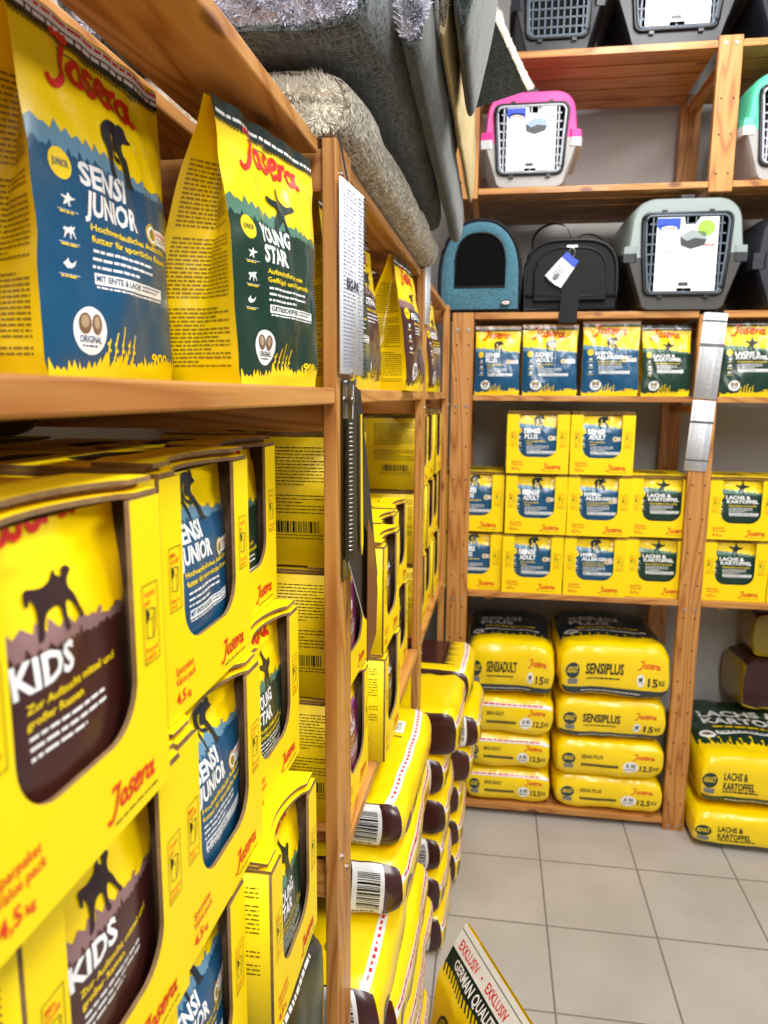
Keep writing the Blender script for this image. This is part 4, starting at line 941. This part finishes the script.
def mat_roll(outline, y0, y1, cover, lining, seed, label, inner=None, ring=.010, bend=None, plush_n=9000, ln=.007, ny=46):
    """folded mat: cover shell swept along y, plush showing in the folded ends. outline: closed list of (x,z)"""
    P = smoothline(outline+[outline[0]], 7)[:-1]; P = [np.array(p) for p in P]; n = len(P); c = sum(P)/n
    root = empty('folded_pet_mat', (*LW(float(c[0]), y0), float(min(p[1] for p in P))), LRZ); tag(root, label, 'pet mat', 'folded pet mats piled on top of the left rack'); z0 = float(min(p[1] for p in P))
    bend = bend or (lambda t: (0, 0, 1)); G = np.zeros((n+1, ny+1, 3))
    for i in range(n+1):
        p = P[i % n]-c
        for j in range(ny+1):
            t = j/ny; dx, dz, sc = bend(t); e = 1-.45*max(0, (t-.93)/.07)**2-.04*max(0, (.05-t)/.05)
            x = p[0]*sc*e; z = p[1]*sc*e; y = (y1-y0)*t
            k = 1+.05*ns(x*12+seed, y*9, z*12)+.03*ns(x*30, y*26+seed, z*30)
            G[i, j] = (x*k+dx, y+.004*ns(x*20, z*20, seed), z*k+dz+c[1]-z0)
    m = MB(); m.grid(G[::-1].copy() if area2(P) < 0 else G, cover)
    # blunt far end
    far = [tuple(G[i, -1]) for i in range(n)]; cf = tuple(np.mean(np.array(far), axis=0)+np.array((0, .02, 0))); m.add(far+[cf], [(i, (i+1) % n, n) for i in range(n)], cover)
    # rim turned in at the near end
    near = np.array([G[i, 0] for i in range(n)]); cn = near.mean(axis=0); ri = []
    for f_, yy in ((1.0, 0), (.97, -.004), (.9, -.005), (.84, 0.0)): ri.append([tuple(cn+(q-cn)*np.array((1-(1-f_)*.6, 1, f_))+np.array((0, yy, 0))) for q in near])
    for a in range(3): m.add(ri[a]+ri[a+1], [(i, (i+1) % n, n+(i+1) % n, n+i) for i in range(n)], cover)
    o = m.build('cover', root); o.data.polygons.foreach_set('use_smooth', [True]*len(o.data.polygons))
    # plush pad bulging out of the end
    K = 9; H = np.zeros((n+1, K+1, 3))
    for i in range(n+1):
        q = near[i % n]
        for k in range(K+1):
            f_ = 1-k/K; b_ = cn+(q-cn)*np.array((.93*f_**.8, 1, .86*f_)); fold = .012*math.exp(-((b_[2]-cn[2])/.006)**2) if f_ < .9 else 0
            H[i, k] = b_+np.array((0, -.014*math.sin(math.pi/2*(1-f_**2))+fold+.003*ns(b_[0]*50, b_[2]*50, seed), 0))
    m = MB(); m.grid(H, lining); NN = gnormals(H)
    if NN[:, 3, 1].mean() > 0: H = H[::-1].copy()
    fleece(m, H, lining, plush_n, ln, seed); m.build('plush_lining', root)
    return root
def area2(P): return sum(P[i][0]*P[(i+1) % len(P)][1]-P[(i+1) % len(P)][0]*P[i][1] for i in range(len(P)))
# outlines in rack-local x (0 = front plane) and world z
mat_roll([(-.28, 1.758), (-.10, 1.756), (-.01, 1.757), (.016, 1.778), (.012, 1.812), (-.03, 1.828), (-.12, 1.83), (-.28, 1.828)], .845, 1.76, 'linen_beige', 'plush_cream', 1, 'beige linen pet mat folded round cream fleece, lowest of the mats on the left rack',
         bend=lambda t: (.006*math.sin(3*t)+.006*t, 0, 1), ln=.006, plush_n=7000)
mat_roll([(-.30, 1.845), (-.10, 1.840), (.02, 1.842), (.047, 1.868), (.047, 1.92), (.02, 1.955), (-.12, 1.965), (-.30, 1.96)], .79, 1.80, 'linen_dark', 'plush_grey', 2, 'dark grey linen pet mat with thick blue-grey plush, above the beige one',
         bend=lambda t: (-.018*t*t+.004*math.sin(7*t), 0, 1-.04*t), plush_n=16000, ln=.0065)
mat_roll([(.064, 1.855), (.078, 1.852), (.089, 1.88), (.089, 1.93), (.083, 1.955), (.068, 1.95), (.061, 1.93), (.060, 1.88)], .87, 1.82, 'linen_charcoal', 'plush_grey', 3, 'charcoal linen pet mat with grey plush tuft, just right of the thick plush one',
         bend=lambda t: (.0005-.016*t, -.025*t, 1.0+.05*t), plush_n=3000, ln=.007)
mat_roll([(.095, 1.905), (.102, 1.905), (.106, 1.95), (.106, 2.03), (.102, 2.07), (.096, 2.05), (.093, 1.97)], .97, 1.86, 'plush_beige', 'linen_brown', 4, 'furry beige-brown pet mat hanging over the edge above the charcoal one',
         bend=lambda t: (.0-.012*t, .04*t, 1.0+.25*t), plush_n=100, ln=.006)
mat_roll([(.112, 1.94), (.122, 1.905), (.136, 1.93), (.160, 2.05), (.164, 2.15), (.126, 2.16), (.111, 2.05)], .95, 1.22, 'linen_charcoal', 'linen_charcoal', 5, 'charcoal linen pet mat drooping into the aisle, topmost and farthest out',
         bend=lambda t: (-.004*t, -.005*t, 1), plush_n=50, ln=.002)
mat_roll([(-.28, 1.97), (-.1, 1.968), (.03, 1.972), (.062, 2.0), (.06, 2.1), (.0, 2.13), (-.28, 2.12)], .92, 1.8, 'linen_charcoal', 'plush_grey', 6, 'upper charcoal linen pet mat lying above the thick plush fold', bend=lambda t: (0, .014, 1), plush_n=4000)
# open mat with a white pile edge jutting out at the top
mb = MB(); Q = [Vector((-.10, 1.90, 2.15)), Vector((.058, 1.74, 2.135)), Vector((-.093, 1.72, 2.42)), Vector((-.24, 1.86, 2.40))]
nr = (Q[1]-Q[0]).cross(Q[3]-Q[0]).normalized()*.01
mb.add([tuple(p) for p in Q]+[tuple(p+nr) for p in Q], [(0, 1, 2, 3), (4, 5, 6, 7), (0, 1, 5, 4), (1, 2, 6, 5), (2, 3, 7, 6), (3, 0, 4, 7)], 'linen_charcoal')
om = mb.build('open_pet_mat', recalc=True); tag(om, 'charcoal open pet mat with a white fleece edge jutting out at the top', 'pet mat')
m = MB(); n_ = 30; Ge = np.zeros((n_+1, 7, 3))
for i in range(n_+1):
    p = Q[1].lerp(Q[2], i/n_)+nr*.5
    for k in range(7):
        a = -math.pi/2+math.pi*k/6; side = (Q[1]-Q[0]).normalized(); Ge[i, k] = np.array(p+side*(math.cos(a)*.006)+nr.normalized()*(math.sin(a)*.007))
m.grid(Ge, 'plush_cream'); fleece(m, Ge, 'plush_cream', 2500, .005, 3); m.build('fleece_edge', om)

# ------------------------------------------------------------------ pet carriers
def outline_carrier(w, h, k=28, wb=.74, wt=.80, r=.22):
    """closed outline, centred in x, foot at z=0, widest at the middle rim"""
    pts = []
    def rc(cx, cz, r_, a0, a1, n=6): return [(cx+r_*math.cos(a0+(a1-a0)*i/n), cz+r_*math.sin(a0+(a1-a0)*i/n)) for i in range(n+1)]
    rb = h*.08; rt = h*r
    pts += rc(w*wb/2-rb, rb, rb, -math.pi/2, -.1); pts += [(w/2*.96, h*.42), (w/2*.98, h*.5)]; pts += rc(w*wt/2-rt+w*.06, h-rt, rt, .2, math.pi/2)
    return pts+[(-x, z) for x, z in pts[::-1]]
def carrier(nm, label, w, h, d, lower, upper, rim, doorm, loc, rz, card=True, grid_rows=7, frame='door_black', lowtop=.5, green=False, name2='carrier'):
    root = empty('pet_carrier', loc, rz); tag(root, label, 'pet carrier', 'hard plastic pet carriers')
    O = outline_carrier(w, h); n = len(O); cz = h*.47
    def ring(y, s, zs=1): return [(x*s, y, cz+(z-cz)*s*zs if z > .02 else z+(1-s)*.05) for x, z in O]
    st = [(0, .94), (.006, .965), (.03, .985), (d*.25, 1.0), (d*.75, 1.0), (d*.95, .97), (d, .90)]
    rings = [ring(y, s) for y, s in st]
    dx, dzb, dzt = w*.345, h*.13, h*.86        # door opening
    # door outline : rounded trapezoid
    D = []
    for (cx, c_z, a0) in ((dx*.80, dzb+.02, -math.pi/2), (dx*.92, dzt-.02, 0)):
        for i in range(5): a = a0+i/4*math.pi/2; D.append((cx+.02*math.cos(a)-.0, c_z+.02*math.sin(a)))
        if a0 < 0: D.append((dx*1.05, (dzb+dzt)/2+.01))
    D = D+[(-x, z) for x, z in D[::-1]]
    for part_, zlo, zhi, m in (('lower_shell', -.01, h*lowtop, lower), ('upper_shell', h*lowtop, h*1.1, upper)):
        mb = MB()
        for a in range(len(rings)-1):
            for i in range(n):
                j = (i+1) % n; q = [rings[a][i], rings[a][j], rings[a+1][j], rings[a+1][i]]; zc = sum(p[2] for p in q)/4
                if zlo <= zc < zhi: mb.add([tuple(p) for p in q], [(0, 1, 2, 3)], m)
        bk = rings[-1]; mb.add([(x, d, max(min(z, zhi), max(zlo, 0))) for x, _, z in bk], [list(range(n))], m)
        # front face between outline and door opening
        def rayd(an, poly):
            dxn, dzn = math.cos(an), math.sin(an); best = None
            for i in range(len(poly)):
                (x1, z1), (x2, z2) = poly[i], poly[(i+1) % len(poly)]; z1 -= cz; z2 -= cz; ex, ez = x2-x1, z2-z1; den = dxn*ez-dzn*ex
                if abs(den) < 1e-12: continue
                t = (x1*ez-z1*ex)/den; u = (x1*dzn-z1*dxn)/den
                if t > 0 and -1e-6 <= u <= 1+1e-6 and (best is None or t > best): best = t
            return best or 0.01
        f0_ = [(x, z) for x, _, z in rings[0]]; K = 72; pin = []; pout = []
        for k in range(K): an = 2*math.pi*k/K; ri = rayd(an, D); ro = rayd(an, f0_); pin.append((ri*math.cos(an), cz+ri*math.sin(an))); pout.append((ro*math.cos(an), cz+ro*math.sin(an)))
        for k in range(K):
            j = (k+1) % K; zc = (pin[k][1]+pout[k][1])/2
            if (zc < h*lowtop) == (part_ == 'lower_shell'):
                mb.add([(pin[k][0], 0.001, pin[k][1]), (pout[k][0], 0, pout[k][1]), (pout[j][0], 0, pout[j][1]), (pin[j][0], .001, pin[j][1])], [(0, 1, 2, 3)], m)
                mb.add([(pin[k][0], .001, pin[k][1]), (pin[j][0], .001, pin[j][1]), (pin[j][0], .02, pin[j][1]), (pin[k][0], .02, pin[k][1])], [(0, 1, 2, 3)], m)
        o = mb.build(part_, root, smooth=True, recalc=True); md = o.modifiers.new('e', 'EDGE_SPLIT'); md.split_angle = R(38)
    zr = h*lowtop; hw = w*.49
    for sgn in (1, -1):
        mb = MB(); L_ = [(sgn*w*.40, -.001), (sgn*hw, .004), (sgn*(hw+.006), .03), (sgn*(hw+.006), d*.9)]
        V_ = []
        for (x_, y_) in L_:
            for zz_, o_ in ((zr-.024, .004), (zr+.001, .006)): V_ += [(x_+sgn*o_, y_-o_*.6, zz_), (x_-sgn*.012, y_+.008, zz_)]
        mb.add(V_, [f for i in range(3) for f in ((4*i, 4*i+4, 4*i+6, 4*i+2), (4*i+1, 4*i+3, 4*i+7, 4*i+5), (4*i, 4*i+1, 4*i+5, 4*i+4), (4*i+2, 4*i+6, 4*i+7, 4*i+3))]+[(0, 2, 3, 1), (12, 13, 15, 14)], rim)
        V2 = [(x_, y_, z_+.026) for x_, y_, z_ in V_]; V2 = [((x_-sgn*.003) if k % 4 in (2,) else x_, y_, z_-(.004 if k % 4 > 1 else 0)) for k, (x_, y_, z_) in enumerate(V2)]
        mb.add(V2, [f for i in range(3) for f in ((4*i, 4*i+4, 4*i+6, 4*i+2), (4*i+1, 4*i+3, 4*i+7, 4*i+5), (4*i, 4*i+1, 4*i+5, 4*i+4), (4*i+2, 4*i+6, 4*i+7, 4*i+3))]+[(0, 2, 3, 1), (12, 13, 15, 14)], upper)
        mb.build('rim', root)
    mb = MB(); mb.box(-w*.33, w*.33, .05, .052, h*.1, h*.88, 'carrier_inside_shade'); mb.build('inside_shade_panel', root)  # near-black sheet stands in for the shade inside the carrier
    for sg in (-1, 1): mb = MB(); mb.box(sg*w*.27-w*.05, sg*w*.27+w*.05, .03, d*.9, 0, .012, lower); mb.build('foot', root)
    # door: frame and lattice
    mb = MB(); F_ = [(x*.965, -.004, cz+(z-cz)*.965) for x, z in D]; mb.tube(F_, .0055, frame, 8, True); F2 = [(x*.90, -.006, cz+(z-cz)*.92) for x, z in D]; mb.tube(F2, .0035, doorm, 8, True)
    dr = mb.build('door', root, smooth=True); mb = MB()
    half = lambda z: dx*(.83+.1*math.sin(math.pi*(z-dzb)/(dzt-dzb)))
    for k in range(grid_rows):
        z = dzb+.02+(dzt-dzb-.04)*(k+.5)/grid_rows; mb.box(-half(z), half(z), -.006, -.002, z-.002, z+.002, doorm)
    for k in range(9):
        x = dx*(-.8+1.6*k/8)*1.0; mb.box(x-.002, x+.002, -.006, -.002, dzb+.008, dzt-.01, doorm)
    mb.build('lattice', dr)
    for x in (-dx*.55, dx*.55):
        for zq in (dzt-.004, dzb-.008): mb = MB(); mb.box(x-.007, x+.007, -.008, .002, zq, zq+.010, frame); mb.build('hinge', dr)
    mb = MB(); mb.box(-w*.06, w*.06, .01, .05, h-.012, h+.006, 'door_black'); mb.build('top_catch', root, bevel=.003)
    if card:
        cw, ch = dx*1.44, (dzt-dzb)*.88; z0 = dzb+(dzt-dzb)*.05; cb = MB(); T = 0.2
        pts = [(-cw/2, z0), (-cw*.12, z0), (-cw*.12, z0+ch*.04), (cw*.12, z0+ch*.04), (cw*.12, z0), (cw/2, z0), (cw/2, z0+ch), (cw*.2, z0+ch), (cw*.12, z0+ch*.9), (-cw*.04, z0+ch*.9), (-cw*.06, z0+ch), (-cw/2, z0+ch)]
        cb.prism(pts, -.0115, -.0095, 'paper_white')
        A = Art(cw, ch)
        A.rect(1, 'tag_blue', 0, ch*.87, cw*.38, ch*.99); A.ell(1, 'tag_blue', cw*.2, ch*.86, cw*.18, ch*.05); A.ell(2, 'film_white', cw*.2, ch*.85, cw*.13, ch*.035); A.text(3, 'film_red', 'TRIXIE', cw*.1, ch*.84, ch*.03, width=cw*.2, bold=.03)
        cm = 'shell_dark'; A.poly(1, 'tag_pale' if not green else 'shell_silver', [(cw*.38, ch*.74), (cw*.55, ch*.83), (cw*.8, ch*.8), (cw*.82, ch*.7), (cw*.6, ch*.68), (cw*.45, ch*.66)])
        A.poly(2, cm, [(cw*.38, ch*.74), (cw*.5, ch*.68), (cw*.62, ch*.72), (cw*.82, ch*.7), (cw*.78, ch*.62), (cw*.56, ch*.57), (cw*.4, ch*.62)])
        if green: A.ell(1, 'tag_green', cw*.8, ch*.85, cw*.14, ch*.11, 24)
        A.text(2, 'film_red' if green else 'shell_pink', '40x38', cw*.78, ch*.61 if green else ch*.84, ch*.03, width=cw*.17, bold=.03); A.text(2, 'paper_ink', 'Traveller', cw*.04, ch*.53, ch*.035, width=cw*.25)
        for cx in (0.04, .37, .69):
            for k in range(4): A.lines(1, 'tag_line', cw*cx, cw*(cx+.27), ch*(.42-.075*k), ch*(.455-.075*k), 2, .35, k+int(cx*9), .008)
        A.lines(1, 'tag_line', cw*.05, cw*.3, ch*.05, ch*.09, 2, .4, 3, .006); A.lines(1, 'tag_line', cw*.7, cw*.92, ch*.05, ch*.07, 1, .4, 3, .006); A.rect(1, 'shell_dark', cw*.4, ch*.07, cw*.56, ch*.12)
        lay(cb, flat(-cw/2, cw/2, z0, z0+ch, -.0115), A.finalize(1, 1)); cb.build('label_card', root)
    return root
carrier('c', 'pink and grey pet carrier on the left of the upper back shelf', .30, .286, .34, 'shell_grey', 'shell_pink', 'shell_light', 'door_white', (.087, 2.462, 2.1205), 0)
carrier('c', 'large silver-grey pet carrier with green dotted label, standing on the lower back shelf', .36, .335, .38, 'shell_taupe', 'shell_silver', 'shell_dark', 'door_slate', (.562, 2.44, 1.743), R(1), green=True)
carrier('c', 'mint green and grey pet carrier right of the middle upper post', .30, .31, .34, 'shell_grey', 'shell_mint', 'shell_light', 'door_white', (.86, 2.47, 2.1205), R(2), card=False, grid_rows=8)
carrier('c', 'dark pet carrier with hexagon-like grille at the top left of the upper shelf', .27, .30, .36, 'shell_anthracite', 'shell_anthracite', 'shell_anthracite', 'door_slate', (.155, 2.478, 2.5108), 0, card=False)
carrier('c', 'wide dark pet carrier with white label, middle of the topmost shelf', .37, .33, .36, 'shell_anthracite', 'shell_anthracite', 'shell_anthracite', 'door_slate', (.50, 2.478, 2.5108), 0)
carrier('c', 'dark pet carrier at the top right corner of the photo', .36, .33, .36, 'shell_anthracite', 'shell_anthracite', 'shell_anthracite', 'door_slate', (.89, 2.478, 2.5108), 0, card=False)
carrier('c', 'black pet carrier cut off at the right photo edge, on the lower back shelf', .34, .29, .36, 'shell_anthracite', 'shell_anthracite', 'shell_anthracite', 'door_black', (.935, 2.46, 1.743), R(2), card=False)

# teal soft carrier with a round arched mesh window
def arch(w, h, n=20, p=2.3):
    pts = [(w/2, 0.0), (w/2, h*.35)]
    for i in range(1, n): a = math.pi*i/n; c_, s_ = math.cos(a), math.sin(a); pts.append((w/2*math.copysign(abs(c_)**(2/p), c_), h*.35+h*.65*abs(s_)**(2/p)))
    return pts+[(-w/2, h*.35), (-w/2, 0.0)]
def soft_shell(root, w, h, d, m, trim, body='nylon_black', p=2.3):
    O = arch(w, h, 20, p); n = len(O); mb = MB(); st = [(0, .97), (.008, 1), (.03, 1.0), (d-.03, 1.0), (d, .96)]
    R_ = [[(x*s, y, z*s) for x, z in O] for y, s in st]
    for a in range(len(R_)-1): mb.add(R_[a]+R_[a+1], [(i, i+1, n+i+1, n+i) for i in range(n-1)]+[(n-1, 0, n, 2*n-1)], body)
    mb.add(R_[-1], [list(range(n))], body); mb.add(R_[0], [list(range(n))], body); mb.build('shell', root, smooth=False)
    mb = MB(); mb.tube([(x*.985, -.001, max(z*.985, .006)) for x, z in O], .006, trim, 8, True); mb.build('piping', root, smooth=True)
ts = empty('soft_pet_carrier', (-.058, 2.455, 1.743)); tag(ts, 'teal soft pet carrier with arched black mesh front, at the left of the black one', 'pet carrier')
soft_shell(ts, .262, .288, .30, None, 'nylon_black')
O1 = arch(.245, .274, 24); O2 = [(x, z) for x, z in arch(.160, .165, 24, 2.6)]; mb = MB()
OO = [(x, -.004, z+.004) for x, z in O1]; II = [(x, -.006-.003*((i % 2)), z+.078) for i, (x, z) in enumerate(O2)]; MM = [((a[0]+b[0])/2, -.013-.0035*(i % 2), (a[2]+b[2])/2) for i, (a, b) in enumerate(zip(OO, II))]
n = len(OO); mb.add(OO+MM+II, [(i, (i+1) % n, n+(i+1) % n, n+i) for i in range(n)]+[(n+i, n+(i+1) % n, 2*n+(i+1) % n, 2*n+i) for i in range(n)], 'fabric_teal'); mb.build('front_panel', ts, smooth=True)
mb = MB(); mb.prism([(x*1.0, z+.078) for x, z in O2], -.006, -.003, 'mesh_black'); mb.build('mesh_window', ts)
mb = MB(); mb.tube([(x, -.008, z+.078) for x, z in O2], .003, 'nylon_sheen', 6, True); mb.build('zip', ts)
mb = MB(); mb.prism([(.085+.016*math.cos(a), .028+.009*math.sin(a)) for a in np.linspace(0, 2*math.pi, 17)[:-1]], -.018, -.0135, 'film_black'); mb.prism([(.085+.012*math.cos(a), .028+.005*math.sin(a)) for a in np.linspace(0, 2*math.pi, 17)[:-1]], -.0188, -.018, 'film_white'); mb.prism([(.078, .0265), (.092, .0265), (.092, .0295), (.078, .0295)], -.0192, -.0188, 'film_red'); mb.build('logo_patch', ts)

# black soft carrier with strap and paper tags
bs = empty('soft_pet_carrier', (.226, 2.46, 1.743)); tag(bs, 'black soft pet carrier with strap and white-blue tags, right of the teal one', 'pet carrier')
soft_shell(bs, .288, .222, .30, None, 'nylon_sheen', p=3.4)
mb = MB(); O3 = arch(.22, .16, 20, 3.0); mb.prism([(x, z+.035) for x, z in O3], -.008, .0, 'nylon_black'); mb.build('front_pocket', bs, bevel=.003)
mb = MB(); mb.tube([(x, -.009, z+.035) for x, z in O3], .003, 'nylon_sheen', 6, True); mb.tube([(-.141, -.004, .05), (0, -.007, .047), (.141, -.004, .05)], .004, 'nylon_sheen', 6); mb.build('zip', bs, smooth=True)
def ribbon(mb, P, wv, m, t=.002):
    P = smoothline(P, 6); vs = []; wv = np.array(wv)
    for p in P: vs += [p-wv, p+wv]
    mb.add(vs, [(2*i, 2*i+1, 2*i+3, 2*i+2) for i in range(len(P)-1)], m); mb.add([v+np.array((0, t, t)) for v in vs], [(2*i, 2*i+1, 2*i+3, 2*i+2) for i in range(len(P)-1)], m)
mb = MB(); ribbon(mb, [(-.12, .06, .17), (-.115, .04, .24), (-.07, .03, .272), (-.02, .03, .265), (0.0, .04, .23), (.0, .05, .205)], (.004, .02, .002), 'nylon_black'); ribbon(mb, [(-.01, .05, .20), (.03, .04, .238), (.08, .04, .235), (.12, .05, .20)], (0.004, .02, .006), 'nylon_black'); mb.build('strap', bs, smooth=True)
mb = MB(); ribbon(mb, [(.0, -.012, .12), (.0, -.014, .05), (-.003, -.016, .0), (-.004, -.018, -.035)], (.028, 0, 0), 'nylon_black'); mb.build('hanging_strap', bs, smooth=True)
mb = MB(); mb.tube([(.0+.009*math.cos(a), -.014, .178+.014*math.sin(a)) for a in np.linspace(0, 2*math.pi, 13)[:-1]], .0022, 'steel', 6, True); mb.box(-.016, .016, -.014, -.01, .195, .2, 'steel'); mb.build('ring', bs, smooth=False)
def tagcard(ang, y):
    M = Matrix.Translation(Vector((.002, y, .165))) @ Matrix.Rotation(R(ang), 4, 'Y'); mb = MB(); mb.box(-.024, .024, 0, .0012, -.096, .0, 'paper_white', M); mb.box(-.024, .024, -.0006, 0, -.022, .0, 'tag_blue', M)
    for k in range(4): mb.box(-.016, .014, -.0006, 0, -.05-.008*k, -.047-.008*k, 'tag_line', M)
    pts = [M @ Vector((.004+.009*math.cos(a), -.0008, -.078+.012*math.sin(a))) for a in np.linspace(0, 2*math.pi, 13)[:-1]]; mb.add([tuple(p) for p in pts], [list(range(12))], 'film_black'); return mb.build('paper_tag', bs)
tagcard(42, -.0185); tagcard(33, -.0165)
for nme in ('card_yellow',): pass
